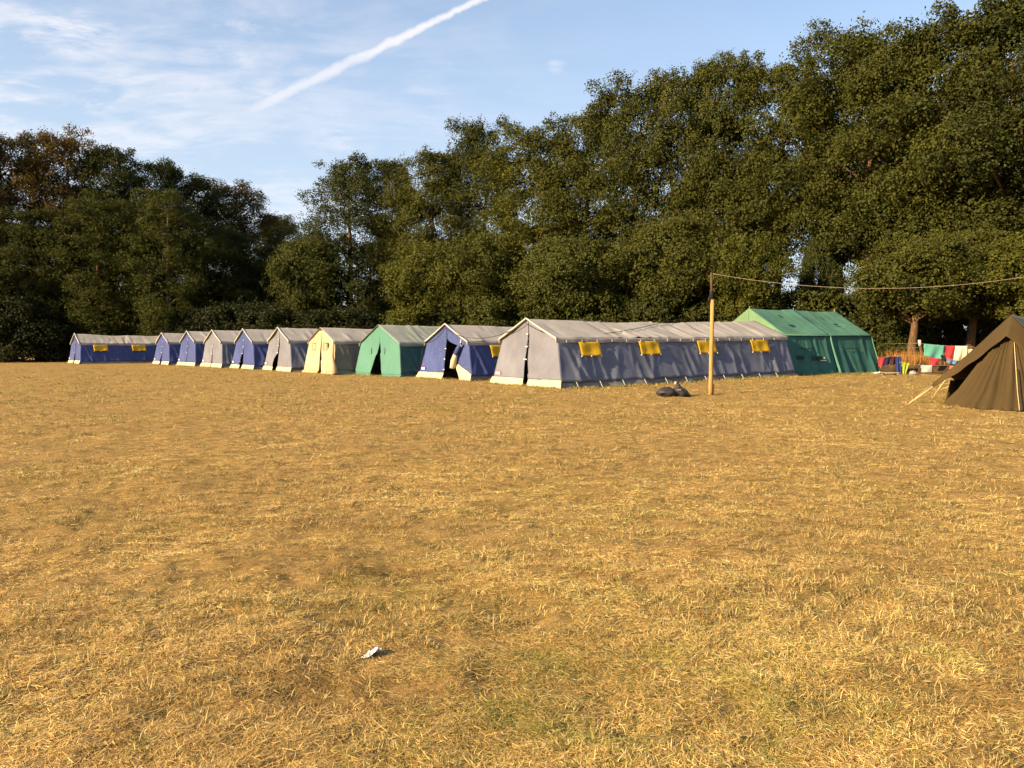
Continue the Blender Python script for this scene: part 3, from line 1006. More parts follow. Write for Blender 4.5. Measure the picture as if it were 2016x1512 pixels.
# windows of the cream tent
r4 = TENTS[4]
for yc in (0.95, -0.62):
    mb = MB()
    for (dy, dz_, sy, sz) in ((0, 0.20, 0.40, 0.02), (0, -0.20, 0.40, 0.02), (0.2, 0, 0.02, 0.42), (-0.2, 0, 0.02, 0.42)):
        mb.box((-0.075, yc + dy, 1.52 + dz_), (0.012, sy, sz))
    mb.build('window_outline', M['void'], r4)
mb = MB()
mb.box((-0.16, 0.0, 2.50), (0.05, 0.5, 0.05)).build('ridge_vent', M['void'], r4)
mb = MB()
mb.tube([(-0.14, -1.86, 1.8), (-0.28, -2.05, 0.9), (-0.30, -2.45, 0.05)], [0.04, 0.10, 0.16], 8)
mb.build('corner_drape', M['cream'], r4, True)
MB().box((3.1, -1.93, 1.38), (0.05, 0.03, 0.62), Matrix.Rotation(0.35, 3, 'X')).build('window_trim', M['white'], r4)
MB().box((3.55, -1.88, 1.68), (0.9, 0.03, 0.06)).build('window_trim', M['white'], r4)
lb = MB().box((1.9, -2.26, 0.55), (0.75, 0.012, 0.10), Matrix.Rotation(-0.3, 3, 'X')).build('name_patch', M['white'], r4)
MB().box((1.9, -2.275, 0.48), (0.75, 0.012, 0.04), Matrix.Rotation(-0.3, 3, 'X')).build('red_stripe', M['red'], lb)
# slits and window of the mint tent
r3 = TENTS[3]
for yc in (0.72, -0.62):
    MB().box((-0.09, yc, 1.32), (0.012, 0.03, 0.34)).build('vent_slit', M['gpatch'], r3)
uu, wv = np.meshgrid(np.linspace(0, 1, 12), np.linspace(0, 1, 9), indexing='ij')
sheet('window_cloth', np.stack([2.5 + 1.3 * uu, -(2.13 + 0.12 * wv + 0.02 * np.sin(uu * 14 + wv * 3)), 1.62 - 0.62 * wv], -1), M['mintdark'], r3, 0.006)
MB().box((3.15, -2.30, 0.99), (1.3, 0.03, 0.04)).build('window_pocket', M['gpatch'], r3)

# ------------------------------------------------------------------ big green tent
gpos, gyaw = (11.87, 39.5), 0.52
GL, gwb, gwe, gez, grz = 6.38, 2.92, 2.24, 1.93, 3.29
groot = empty('marquee_tent', (gpos[0], gpos[1], gz(*gpos)), gyaw)
tag(groot, 'big plain green tent with a seam across its roof, behind the long grey tent', 'tent', 'row of camp tents along the treeline')
rngg = np.random.default_rng(77)
for sgn in (-1, 1):
    for bay in range(2):
        x0, x1 = bay * GL / 2, (bay + 1) * GL / 2
        Xg, Vg = np.meshgrid(np.linspace(x0 + (0.004 if bay else -0.05), x1 + (0.05 if bay else -0.004), 30), np.linspace(0, 1, 22), indexing='ij')
        tb = (Xg - x0) / (x1 - x0)
        Zr = grz - 0.05 * np.sin(PI * np.clip(tb, 0, 1)) - 0.03 * bay
        Zg = Zr + (gez - Zr) * Vg - 0.09 * np.sin(PI * Vg) * np.sin(PI * np.clip(tb, 0, 1))
        Zg = Zg + folds(Xg, Vg, rand_folds(rngg, GL, 6, 0.02, 0.2)) + (fbm(Xg * 1.4, Vg * 3 + bay, 61 + bay, 3) - 0.5) * 0.05
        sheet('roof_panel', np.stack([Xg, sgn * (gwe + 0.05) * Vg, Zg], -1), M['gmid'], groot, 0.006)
        Ug, Vg = np.meshgrid(np.linspace(x0 + 0.006, x1 - 0.006, 50), np.linspace(0, 1, 18), indexing='ij')
        Zg = (gez - 0.01) * (1 - Vg) - 0.02 * Vg
        bulge = 0.06 * np.sin(Ug * 5.3 + bay) * Vg + folds(Ug, Vg, rand_folds(rngg, GL, 14, 0.05, 0.2, (0.05, 0.14)))
        Yg = sgn * (gwe + (gwb - gwe) * Vg ** 1.15 + bulge * 0.8 + (fbm(Ug * 1.3, Vg * 2, 71 + bay, 3) - 0.5) * 0.12 * Vg)
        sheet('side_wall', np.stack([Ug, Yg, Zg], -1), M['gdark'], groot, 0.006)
    for xs, wdt in ((0.0, 0.05), (GL / 2, 0.11), (GL, 0.05)):
        mb = MB()
        ps = [Vector((xs, sgn * (gwe + (gwb - gwe) * t ** 1.15 + 0.05), (gez - 0.01) * (1 - t))) for t in np.linspace(0, 1, 8)]
        mb.tube(ps, [wdt * 0.6 * (0.6 + 0.5 * i / 7) for i in range(8)], 6)
        mb.build('wall_seam', M['gmid'], groot, True)
    mb = MB()
    mb.tube([(-0.05, sgn * (gwe + 0.055), gez), (GL / 2, sgn * (gwe + 0.06), gez - 0.02), (GL + 0.05, sgn * (gwe + 0.055), gez)], 0.025, 6)
    mb.build('eave_rope_hem', M['gpale'], groot, True)
for end, x_e in (('front', -0.03), ('rear', GL + 0.03)):
    for sgn in (-1, 1):
        zz, tt = np.meshgrid(np.linspace(0, 1, 24), np.linspace(0, 1, 16), indexing='ij')
        Zg = grz * zz * 0.995
        out = np.where(Zg < gez, gwe + (gwb - gwe) * (1 - Zg / gez), gwe * np.clip((grz - Zg) / (grz - gez), 0, 1))
        Yg = sgn * out * tt
        Xg = x_e + (-1 if end == 'front' else 1) * (0.05 * np.sin(tt * 9 + zz * 3) * (1 - zz) + (0.012 if sgn > 0 else 0))
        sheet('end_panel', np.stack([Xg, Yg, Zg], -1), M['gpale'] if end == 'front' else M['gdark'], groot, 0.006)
for x_ in (0.0, GL / 2, GL):
    mb = MB()
    mb.tube([(x_, 0, grz - 0.05), (x_, 0, grz + 0.10)], [0.022, 0.014], 6)
    mb.build('pole_tip', M['line'], groot)


def wall_y(z):
    t = 1 - z / gez
    return gwe + (gwb - gwe) * t ** 1.15 + 0.09


def gpatch(x, z, sx, sz, mat, name='wall_patch'):
    return MB().box((x, -wall_y(z), z), (sx, 0.012, sz), Matrix.Rotation(-0.32, 3, 'X')).build(name, mat, groot)


gpatch(0.62, 0.86, 0.50, 0.17, M['gpatch'])
gpatch(1.98, 0.84, 0.42, 0.14, M['gpatch'])
for i, xq in enumerate((1.42, 1.55, 1.68)):
    gpatch(xq, 0.83, 0.035, 0.24, M['gpatch'], 'painted_letter')
    gpatch(xq + 0.05, 0.725, 0.07, 0.035, M['gpatch'], 'painted_letter')
gpatch(2.18, 0.70, 0.40, 0.04, M['white'], 'painted_letter')
gpatch(2.30, 0.82, 0.08, 0.05, M['white'], 'painted_letter')
for (xq, wq) in ((1.25, 0.9), (4.55, 1.0)):
    gpatch(xq, 1.28, wq, 0.03, M['gpatch'], 'window_pocket')
gpatch(1.28, 1.46, 0.04, 0.36, M['gmid'], 'window_cord')
for (xq, v_, sx, rt) in ((1.5, 0.25, 0.32, 0.5), (4.5, 0.28, 0.45, 0.6), (1.4, 0.62, 0.42, 0.1), (4.9, 0.55, 0.25, -0.2)):
    MB().box((xq, -(gwe + 0.05) * v_, grz + (gez - grz) * v_ - 0.02), (sx, 0.10, 0.02), Matrix.Rotation(rt, 3, 'Z') @ Matrix.Rotation(0.53, 3, 'X')).build('roof_patch', M['gpatch'], groot)

# ------------------------------------------------------------------ brown tent (right edge)
bx, by = 12.86, 20.3
byaw = 0.80
broot = empty('ridge_tent', (bx, by, gz(bx, by)), byaw)
tag(broot, 'dark brown canvas ridge tent with pleated front and straw-coloured guy ropes', 'tent')
bh = 2.32
BL = 4.2
# roof sheets (fly)
for sgn in (1, -1):
    Xg, Vg = np.meshgrid(np.linspace(-0.12, BL, 36), np.linspace(0, 1, 26), indexing='ij')
    Yg = sgn * 1.76 * Vg
    low = 0.50 + 0.26 * np.clip(1 - np.abs(Xg - 1.0) / 1.0, 0, 1) * (Xg > 0.05)
    Zg = bh + (low - bh) * Vg - 0.05 * np.sin(PI * Vg) - 0.03 * np.sin(PI * Xg / BL)
    Zg = Zg + folds(Xg, Vg, rand_folds(rngg, BL, 10, 0.02, 0.3))
    Xo = Xg - 0.10 * Vg * (Xg < 0.4)
    sheet('roof_panel', np.stack([Xo, Yg, Zg], -1), M['brown'] if sgn > 0 else M['browngrey'], broot, 0.008)
# pleated bell end
nphi, nt = 380, 26
ph, tt = np.meshgrid(np.linspace(0.50 * PI, 1.60 * PI, nphi), np.linspace(0, 1, nt), indexing='ij')
base_r = 1.44 + 0.29 * np.cos((ph - 1.35 * PI) * 0.8)
prof = 0.10 + 0.90 * tt ** 1.05 + 0.08 * np.clip(tt - 0.8, 0, 1) / 0.2
pleat = 0.03 * np.sin(ph * 13 + 1)
rngp = np.random.default_rng(3)
for pk in np.arange(0.52 * PI, 1.6 * PI, 0.165):
    pc = pk + rngp.normal(0, 0.035)
    pd, pw, sk = rngp.uniform(0.015, 0.085), rngp.uniform(0.03, 0.06), rngp.normal(0.0, 0.07)
    dq = ph - pc - sk * (1 - tt)
    pleat = pleat - pd * np.exp(-(dq / pw) ** 2) + 0.6 * pd * np.exp(-((dq + 2.0 * pw) / (1.4 * pw)) ** 2)
rad = base_r * prof + pleat * (0.35 + 0.9 * tt) + (fbm(ph * 4, tt * 3, 5, 3) - 0.5) * 0.05
Zg = (bh - 0.30) * (1 - tt) - 0.03 * tt
sheet('pleated_front', np.stack([0.02 + rad * np.cos(ph), rad * np.sin(ph), Zg], -1), M['brown'], broot, 0.008)
# front hem of the roof: one sheet that hangs from both roof edges and covers the peak
tq, vq = np.meshgrid(np.linspace(-1, 1, 61), np.linspace(0, 1, 12), indexing='ij')
ta = np.abs(tq)
drop = vq * (0.46 * (1 - ta) ** 0.8 + 0.10 + 0.015 * np.sin(tq * 22))
ez_ = bh + 0.012 + (0.50 - bh) * ta - 0.05 * np.sin(PI * ta)
hx = -0.135 - 0.10 * ta - 0.72 * drop * (1 - ta) ** 0.5 - 0.12 * drop + 0.012 * np.sin(tq * 19 + vq * 2)
sheet('front_hem', np.stack([hx, 1.77 * tq, ez_ - drop], -1), M['brown'], broot, 0.008)
mb = MB()
sp = []
for t in np.linspace(0.16, 1.0, 10):
    r_ = 1.675 * (0.10 + 0.90 * t ** 1.05 + (0.08 * (t - 0.8) / 0.2 if t > 0.8 else 0)) + 0.055
    a_ = 1.10 * PI
    sp.append((0.02 + r_ * math.cos(a_), r_ * math.sin(a_), (bh - 0.30) * (1 - t) + 0.0))
mb.tube(sp, [0.008] * 10, 6)
mb.build('door_seam', M['rope'], broot, True)
mb = MB()
mb.tube([(p[0] * 1.005 + 0.01, p[1] - 0.05, p[2]) for p in sp[4:]], [0.012, 0.02, 0.024, 0.024, 0.03, 0.03], 6)
mb.build('door_gap_shade', M['void'], broot, True)  # dark tube stands in for the shade inside the door opening
# apse of the back, closing the body under the roof
Xg, Vg = np.meshgrid(np.linspace(0.2, BL, 20), np.linspace(0, 1, 8), indexing='ij')
for sgn in (1, -1):
    sheet('low_wall', np.stack([Xg, sgn * (1.42 + 0.12 * Vg + 0.03 * np.sin(Xg * 9)), 0.62 * (1 - Vg) - 0.03], -1), M['brown'], broot, 0.008)
zz, tt = np.meshgrid(np.linspace(0, 1, 10), np.linspace(-1, 1, 13), indexing='ij')
sheet('rear_wall', np.stack([BL - 0.03 + 0 * zz, tt * np.interp(zz, [0, 0.25, 1], [1.5, 1.42, 0.02]), zz * (bh - 0.12)], -1), M['brown'], broot, 0.008)
mb = MB()
mb.tube([(0, 0, 0), (0, 0, bh - 0.02)], 0.03, 8)
mb.build('tent_pole', M['pole'], broot)
Mw = Matrix.Translation((bx, by, gz(bx, by))) @ Matrix.Rotation(byaw, 4, 'Z')
Mi = Mw.inverted()


def rope_to(local_a, px, py, rad=0.014, name='guy_rope'):
    g = ground_at(px, py)
    b = Mi @ g
    mb = MB()
    a = Vector(local_a)
    mb.tube([a, a.lerp(b, 0.5) - Vector((0, 0, 0.02)), b - Vector((0, 0, 0.03))], rad, 6)
    mb.build(name, M['rope'], broot, True)
    MB().tube([b + Vector((0, 0, -0.1)), b + Vector((0, 0, 0.10))], 0.014, 6).build('tent_peg', M['pole'], broot)


rope_to((-0.22, 1.76, 0.50), 1784, 797)
rope_to((0.25, 1.75, 0.54), 1796, 791)
rope_to((1.2, 1.75, 0.72), 1834, 783)
rope_to((2.4, 1.75, 0.50), 1842, 772)
for px in (1942, 1962, 1972):
    g = ground_at(px, 806)
    b = Mi @ g
    MB().tube([b + Vector((0, 0, -0.03)), b + Vector((0.1, 0.0, 0.09))], [0.02, 0.012], 6).build('tent_peg', M['white'], broot)

# ------------------------------------------------------------------ wooden pole, washing-up line and cables
pp = ground_at(1399, 776)
proot = empty('wooden_pole', pp)
tag(proot, 'tall pale wooden pole on the grass in front of the long grey tent', 'pole')
ztop = at(1401, 590, pp.y).z - pp.z
zend = at(1399, 537, pp.y).z - pp.z
mb = MB()
mb.tube([(0, 0, -0.15), (0.0, 0, 0.3), (0.012, 0, ztop * 0.5), (0.02, 0, ztop)], [0.070, 0.068, 0.064, 0.060], 14)
mb.build('lower_pole', M['pole'], proot, True)
mb = MB()
mb.tube([(0.0, 0.03, ztop - 0.35), (-0.005, 0.03, ztop + 0.4), (-0.02, 0.02, zend)], [0.042, 0.039, 0.034], 12)
mb.build('upper_pole', M['poledark'], proot, True)
mb = MB()
for k in range(7):
    zk = ztop - 0.02 + k * 0.05
    mb.tube([(0.055 * math.cos(a) - 0.01, 0.055 * math.sin(a) + 0.02, zk + 0.02 * math.sin(a + k)) for a in np.linspace(0, 2 * PI, 13)], 0.014, 5)
mb.tube([(-0.05, -0.03, ztop + 0.15), (-0.13, -0.06, ztop + 0.02), (-0.11, -0.05, ztop - 0.1)], 0.014, 5)
mb.build('lashing', M['cable'], proot, True)
MB().tube([(0.085, -0.02, -0.05), (0.08, -0.02, 0.34)], 0.024, 8).build('stake', M['poledark'], proot)
a = Vector((pp.x - 0.02, pp.y + 0.02, pp.z + zend - 0.02))
b = at(2110, 528, pp.y)
mb = MB()
mb.tube(catenary(a, b, 0.56, 40), 0.0085, 6)
tag(mb.build('rope_line', M['line'], None, True), 'pale slack line strung from the wooden pole top towards the right edge', 'rope')

p3, p2 = TENTS[3], TENTS[2]


def tw(t, x, y, z):
    o = TENTS[t]
    return Matrix.Translation(o.location) @ Matrix.Rotation(o.rotation_euler.z, 4, 'Z') @ Vector((x, y, z))


pth = []
L2 = tw(2, -0.17, 1.90, 1.78)
pth += [tw(2, -0.26, 2.35, 0.32), tw(2, -0.22, 2.10, 1.0), L2]
pth += catenary(L2, tw(2, -0.19, 0.1, 2.50), 0.16, 8)[1:]
pth += catenary(tw(2, -0.19, 0.1, 2.50), tw(2, -0.20, -1.2, 2.08), 0.03, 4)[1:]
pth += catenary(tw(2, -0.20, -1.2, 2.08), tw(1, -0.19, 1.0, 2.18), 0.22, 12)[1:]
pth += catenary(tw(1, -0.19, 1.0, 2.18), tw(1, -0.20, 0.0, 2.50), 0.02, 4)[1:]
pth += catenary(tw(1, -0.20, 0.0, 2.50), tw(1, -0.20, -1.1, 2.15), 0.02, 4)[1:]
pth += catenary(tw(1, -0.20, -1.1, 2.15), tw(1, 3.0, -1.45, 2.10), 0.10, 8)[1:]
pth += catenary(tw(1, 3.0, -1.45, 2.10), tw(1, 7.6, -0.02, 2.72), 0.05, 12)[1:]
mb = MB()
mb.tube(pth, 0.013, 5)
tag(mb.build('power_cable', M['cable'], None, True), 'thin dark cable looped from the open blue tent over the long grey tent', 'cable')

# pole with a hanging cloth in front of the cream tent
g4 = ground_at(655, 737)
q = empty('flag_stick', g4)
tag(q, 'thin stick with dark cloth hanging on it before the cream tent', 'stick')
hh = at(656, 675, g4.y).z - g4.z
mb = MB()
mb.tube([(0, 0, -0.1), (0.01, 0, hh * 0.5), (0.03, 0, hh)], [0.045, 0.04, 0.034], 8)
mb.build('stick', M['poledark'], q, True)
uu, wv = np.meshgrid(np.linspace(0, 1, 9), np.linspace(0, 1, 9), indexing='ij')
sheet('cloth', np.stack([-0.02 - 0.26 * uu * (1 - 0.45 * wv) - 0.06 * wv, -0.05 + 0.04 * np.sin(uu * 9), hh - 0.02 - (0.32 + 0.42 * uu) * wv - 0.03 * np.sin(uu * 5)], -1), M['void'], q, 0.012)
mb = MB()
mb.tube([(0.05, -0.06, hh), (0.07, -0.06, hh - 0.2), (0.04, -0.06, hh - 0.36)], [0.03, 0.055, 0.03], 8)
mb.build('pale_cloth', M['bind'], q, True)
g5 = ground_at(644, 737)
mb = MB()
mb.box((g5.x, g5.y, g5.z + 0.07), (0.24, 0.2, 0.16), Matrix.Rotation(0.5, 3, 'Z'))
mb.box((g5.x, g5.y, g5.z + 0.155), (0.26, 0.22, 0.02), Matrix.Rotation(0.5, 3, 'Z'))
tag(mb.build('small_box', M['white']), 'small white box at the foot of the cream tent door', 'box')

# ------------------------------------------------------------------ bags by the pole
def lump(name, sc, seed, mat, parent, loc, tip=0.0):
    ph, th = np.meshgrid(np.linspace(0, 2 * PI, 25)[:-1], np.linspace(0, PI, 15), indexing='ij')
    x, y, z = np.sin(th) * np.cos(ph), np.sin(th) * np.sin(ph), np.cos(th)
    n = 1 + (fbm(ph * 1.1 + seed, th * 2.2, seed, 3) - 0.5) * 0.38 + 0.05 * np.sin(ph * 6 + th * 3 + seed) * np.sin(th)
    n[:, 0] = n[:, 0].mean()
    n[:, -1] = n[:, -1].mean()
    x, y, z = x * n, y * n, z * n
    tap = np.where(z > 0, 1 - tip * z, 1)
    z = np.maximum(z, -0.62)
    P = np.stack([x * sc[0] * tap, y * sc[1] * tap, (z + 0.6) * sc[2]], -1)
    me = np_mesh(name, P.reshape(-1, 3), grid_faces(24, 15, 0, True))
    return link(name, me, mat, parent, loc)


gb = ground_at(1312, 780)
q = empty('stuffed_bag', gb)
tag(q, 'low round black stuffed bag lying on the grass, left of its taller twin', 'bag', 'black bags beside the pole')
lump('bag_body', (0.30, 0.26, 0.20), 4, M['bag'], q, (0, 0, -0.01))
mb = MB()
mb.tube([(-0.20, -0.22, 0.06), (-0.27, -0.25, 0.13), (-0.16, -0.27, 0.13)], 0.018, 6)
mb.build('bag_strap', M['cable'], q, True)
gb = ground_at(1335, 781)
q = empty('stuffed_bag', gb)
tag(q, 'taller black bag with tied top and small pale label near the pole', 'bag', 'black bags beside the pole')
lump('bag_body', (0.27, 0.24, 0.27), 9, M['bag'], q, (0, 0, -0.01), 0.72)
mb = MB()
mb.tube([(-0.03, -0.02, 0.36), (-0.02, 0, 0.43), (-0.05, 0, 0.50)], [0.05, 0.03, 0.07], 8)
mb.build('tied_neck', M['bag'], q, True)
MB().box((-0.10, -0.03, 0.44), (0.05, 0.05, 0.09), Matrix.Rotation(0.4, 3, 'Y')).build('pale_tie', M['bind'], q)
MB().box((-0.02, -0.215, 0.23), (0.13, 0.012, 0.03), Matrix.Rotation(0.2, 3, 'X')).build('label', M['line'], q)
# sloping skirt of the bag to the right
mb = MB()
mb.tube([(0.12, -0.02, 0.20), (0.26, -0.02, 0.08), (0.40, 0.0, 0.0)], [0.12, 0.09, 0.03], 8)
mb.build('bag_corner', M['bag'], q, True)

# crumpled white paper in the foreground grass
gp = ground_at(733, 1291)
uu, wv = np.meshgrid(np.linspace(-1, 1, 16), np.linspace(-1, 1, 10), indexing='ij')
Zp = 0.010 + 0.055 * (fbm(uu * 2.2 + 4, wv * 2.2, 14, 3) - 0.35) + 0.018 * uu
Xp = 0.036 * uu + 0.012 * wv
Yp = 0.042 * wv * (1 - 0.4 * uu) + 0.012 * np.sin(uu * 4)
pap = sheet('paper_scrap', np.stack([gp.x + Xp, gp.y + Yp, gp.z + Zp], -1), plain('white_paper', (0.55, 0.57, 0.60), 0.8, 0.04), None, 0.002)
tag(pap, 'crumpled scrap of white paper lying in the foreground grass', 'paper')

# ------------------------------------------------------------------ washing area right of the green tent
WD = 39.5
cols = {
    'turquoise': (0.10, 0.33, 0.26), 'cream': (0.55, 0.48, 0.32), 'red': (0.42, 0.035, 0.045), 'mintwhite': (0.58, 0.68, 0.45), 'salmon': (0.62, 0.13, 0.10),
    'sand': (0.60, 0.45, 0.24), 'navy': (0.012, 0.018, 0.07), 'blue': (0.018, 0.035, 0.14), 'skyblue': (0.11, 0.20, 0.33), 'black': (0.012, 0.011, 0.012),
    'maroon': (0.05, 0.012, 0.014), 'lime': (0.26, 0.30, 0.03), 'paper': (0.48, 0.46, 0.42), 'crimson': (0.48, 0.035, 0.05)}
CM = {k: fabric('cloth_' + k, v, 0.08, 0.9, dirt_amt=0.1, transl=0.12) for k, v in cols.items()}


def cloth(name, quad, depth, mat, label, cat, group='washing hung out beside the green tent', waves=3, amp=0.04, thick=0.012):
    """a hanging cloth with its corners at photo pixels tl, tr, br, bl, folded over the line"""
    tl, tr, br, bl = [at(x, y, depth) for x, y in quad]
    nu, nv = 18, 14
    P = np.zeros((nu, nv, 3))
    for i in range(nu):
        for j in range(nv):
            s, t = i / (nu - 1), j / (nv - 1)
            p = tl.lerp(tr, s).lerp(bl.lerp(br, s), t)
            w = amp * math.sin(s * waves * 2 * PI + j * 0.15) * (0.25 + 0.75 * t)
            P[i, j] = (p.x, p.y - 0.03 + w, p.z - 0.015 * math.sin(s * PI) * (1 - t))
    back = P[:, :6].copy()
    back[..., 1] += 0.07 + 0.02 * np.arange(6)[None, :] / 5
    P[:, 0, 1] += 0.02
    full = np.concatenate([back[:, ::-1], P], 1)
    o = sheet(name, full, mat, None, thick)
    tag(o, label, cat, group)
    return o


d1, d2, d3 = WD, WD - 0.5, WD - 1.0
cloth('towel', [(1820, 677), (1859, 680), (1853, 708), (1819, 700)], d1, CM['turquoise'], 'turquoise towel, leftmost on the upper washing line', 'towel', waves=1.5)
cloth('towel', [(1846, 679), (1863, 681), (1860, 693), (1852, 688)], d1 + 0.12, CM['cream'], 'cream cloth corner tucked behind the turquoise towel', 'towel', waves=1)
cloth('towel', [(1862, 680), (1880, 681), (1876, 710), (1861, 707)], d1, CM['red'], 'red towel between the turquoise and the pale ones', 'towel', waves=1)
cloth('towel', [(1880.5, 681), (1904, 681), (1901, 713), (1876.5, 711)], d1, CM['mintwhite'], 'pale yellow-white towel right of the red towel', 'towel', waves=1.5)
cloth('towel', [(1904.5, 687), (1913, 687), (1912, 708), (1904, 706)], d1, CM['sand'], 'sand coloured towel right of the pale towel', 'towel', waves=0.7)
cloth('towel', [(1913.5, 687), (1932, 687), (1931, 705), (1913, 703)], d1, CM['salmon'], 'salmon red towel half hidden by the brown tent', 'towel', waves=1)
cloth('shirt', [(1832, 704), (1848, 706), (1847, 719), (1829, 718)], d2, CM['crimson'], 'small crimson shirt below the turquoise towel', 'shirt', waves=1)
cloth('trousers', [(1854, 699), (1861, 700), (1860, 712), (1853, 710)], d2, CM['black'], 'small black garment between turquoise and red towels', 'garment', waves=0.7)
cloth('shirt', [(1862, 706), (1885, 710), (1884, 719), (1864, 714)], d2, CM['skyblue'], 'light blue shirt below the red towel', 'shirt', waves=2)
cloth('shirt', [(1885.5, 711), (1902, 710), (1899, 718), (1885, 719)], d2, CM['black'], 'black shirt below the pale towel', 'shirt', waves=1)
cloth('cloth', [(1814, 719), (1835, 719), (1834, 733), (1814, 733)], d3, CM['paper'], 'off-white printed cloth on the lowest line', 'cloth', waves=1, amp=0.02)
cloth('trousers', [(1871, 720), (1886, 720), (1888, 735), (1868, 737)], d3, CM['salmon'], 'bright red trousers on the lowest line', 'trousers', waves=2.5)
cloth('towel', [(1729, 706), (1741, 704), (1741, 720), (1730, 722)], d2, CM['red'], 'dark red cloth beside the green tent corner', 'towel', waves=1)
cloth('shirt', [(1741.5, 704), (1752, 702), (1752, 717), (1740, 719)], d2, CM['navy'], 'navy shirt right of the dark red cloth', 'shirt', waves=1.2)
cloth('shirt', [(1752.5, 701), (1763, 702), (1764, 717), (1753, 718)], d2, CM['maroon'], 'maroon shirt between navy shirt and blue jacket', 'shirt', waves=1.2)
cloth('jacket', [(1763.5, 702), (1773, 702), (1777, 738), (1765, 739)], d2 - 0.1, CM['blue'], 'long deep blue jacket hanging to the ground', 'jacket', waves=2)
cloth('cloth', [(1776, 712), (1792, 715), (1783, 737), (1777, 737)], d3, CM['lime'], 'yellow-green cloth hanging beside the blue jacket', 'cloth', waves=2)


def line_obj(name, pts, mat, label, cat, rad=0.008, sag=0.03):
    mb = MB()
    P_ = []
    for i in range(len(pts) - 1):
        P_ += catenary(pts[i], pts[i + 1], sag, 8)[(1 if i else 0):]
    mb.tube(P_, rad, 5)
    return tag(mb.build(name, mat, None, True), label, cat)


line_obj('washing_line', [at(1798, 676, d1), at(1820, 677, d1), at(1863, 681, d1), at(1904, 681, d1), at(1935, 687, d1), at(1985, 690, d1)], M['line'], 'upper washing line holding the towels', 'rope', sag=0.0)
line_obj('washing_line', [at(1726, 704, d2), at(1763, 701, d2), at(1800, 700, d2), at(1832, 704, d2), at(1862, 706, d2), at(1904, 711, d2), at(1985, 716, d2)], M['line'], 'middle washing line holding shirts and jacket', 'rope', sag=0.0)
line_obj('washing_line', [at(1770, 713, d3), at(1814, 719, d3), at(1835, 719, d3), at(1871, 720, d3), at(1985, 722, d3)], M['line'], 'lowest washing line holding the bright red trousers', 'rope', sag=0.0)

# earth bank with tall dry grass
m, T, b = principled('bank_soil')
geo = T.new('ShaderNodeNewGeometry').outputs['Position']
nn = T.noise(geo, 3.0, 6, 0.7)
T.put(b.inputs['Base Color'], T.ramp(nn, [(0.3, (0.022, 0.014, 0.007)), (0.55, (0.06, 0.038, 0.017)), (0.75, (0.12, 0.08, 0.03))]))
b.inputs['Roughness'].default_value = 1.0
M['soil'] = m
bank_a, bank_b = Vector((16.9, 40.6, 0)), Vector((40.0, 34.0, 0))
ax = (bank_b - bank_a).normalized()
pxv = Vector((-ax.y, ax.x, 0))
if pxv.y < 0:
    pxv = -pxv
Lb = (bank_b - bank_a).length
Ug, Vg = np.meshgrid(np.linspace(-0.6, Lb, 120), np.linspace(0, 1, 16), indexing='ij')
prof_y = np.interp(Vg, [0, 0.25, 0.6, 1], [-0.15, 0.25, 1.4, 4.5])
prof_z = np.interp(Vg, [0, 0.25, 0.6, 1], [-0.1, 0.52, 0.66, 0.2])
nz_ = fbm(Ug * 1.3, Vg * 5, 88, 4) - 0.5
endf = sstep((Ug + 0.6) / 1.6)
Bx = bank_a.x + ax.x * Ug + pxv.x * (prof_y + nz_ * 0.4)
By = bank_a.y + ax.y * Ug + pxv.y * (prof_y + nz_ * 0.4)
Bz = gz_arr(Bx, By) + (prof_z + nz_ * 0.18) * endf - 0.03
tag(sheet('earth_bank', np.stack([Bx, By, Bz], -1), M['soil']), kind='structure')

# wire fence with leaning post
fr_ = empty('wire_fence', at(1818, 736, 41.2))
tag(fr_, 'old wire fence with a leaning grey post between the trunk and the towels', 'fence')
o0 = fr_.location.copy()
mb = MB()
a_, b_ = at(1817, 725, 41.2) - o0, at(1810, 670, 41.2) - o0
mb.tube([a_, a_.lerp(b_, 0.5) + Vector((0.03, 0, 0)), b_], [0.09, 0.08, 0.07], 8)
po = mb.build('post', M['poledark'], fr_, True)
mb = MB()
c_ = a_.lerp(b_, 0.80)
mb.tube([c_, b_ + Vector((0, 0, 0.02))], [0.085, 0.08], 8)
mb.build('post_cap', M['bind'], po, True)
a_ = at(1716, 735, 43.0) - o0
mb = MB()
mb.tube([a_, a_ + Vector((0, 0, 1.7))], 0.05, 8)
mb.build('post', M['poledark'], fr_, True)
for (y0, y1) in ((676, 675), (684, 684)):
    mb = MB()
    mb.tube(catenary(at(1716, y0, 43.0) - o0, at(1811, y1, 41.15) - o0, 0.03, 10), 0.007, 5)
    mb.build('wire', M['wire'], fr_, True)

# white sheet and litter at the green tent corner
gq = ground_at(1731, 738.5)
uu, wv = np.meshgrid(np.linspace(-1, 1, 14), np.linspace(-1, 1, 10), indexing='ij')
sh = sheet('plastic_sheet', np.stack([gq.x + 0.26 * uu, gq.y + 0.2 * wv, gq.z + 0.03 + 0.20 * fbm(uu * 1.6, wv * 1.6, 33, 3) * (1 - 0.5 * uu ** 2)], -1), M['white'], None, 0.006)
tag(sh, 'crumpled white plastic sheet at the foot of the green tent corner', 'sheet')
gq = ground_at(1797, 738)
q = lump('cooking_pot', (0.17, 0.17, 0.13), 3, plain('tin', (0.25, 0.22, 0.19), 0.5, 0.2), None, (gq.x, gq.y, gq.z))
tag(q, 'small dull tin pot on the ground below the trunk', 'pot')
gq = ground_at(1752, 738)
mb = MB()
mb.box((gq.x, gq.y, gq.z + 0.09), (0.75, 0.4, 0.05))
mb.box((gq.x - 0.3, gq.y, gq.z + 0.03), (0.06, 0.36, 0.1))
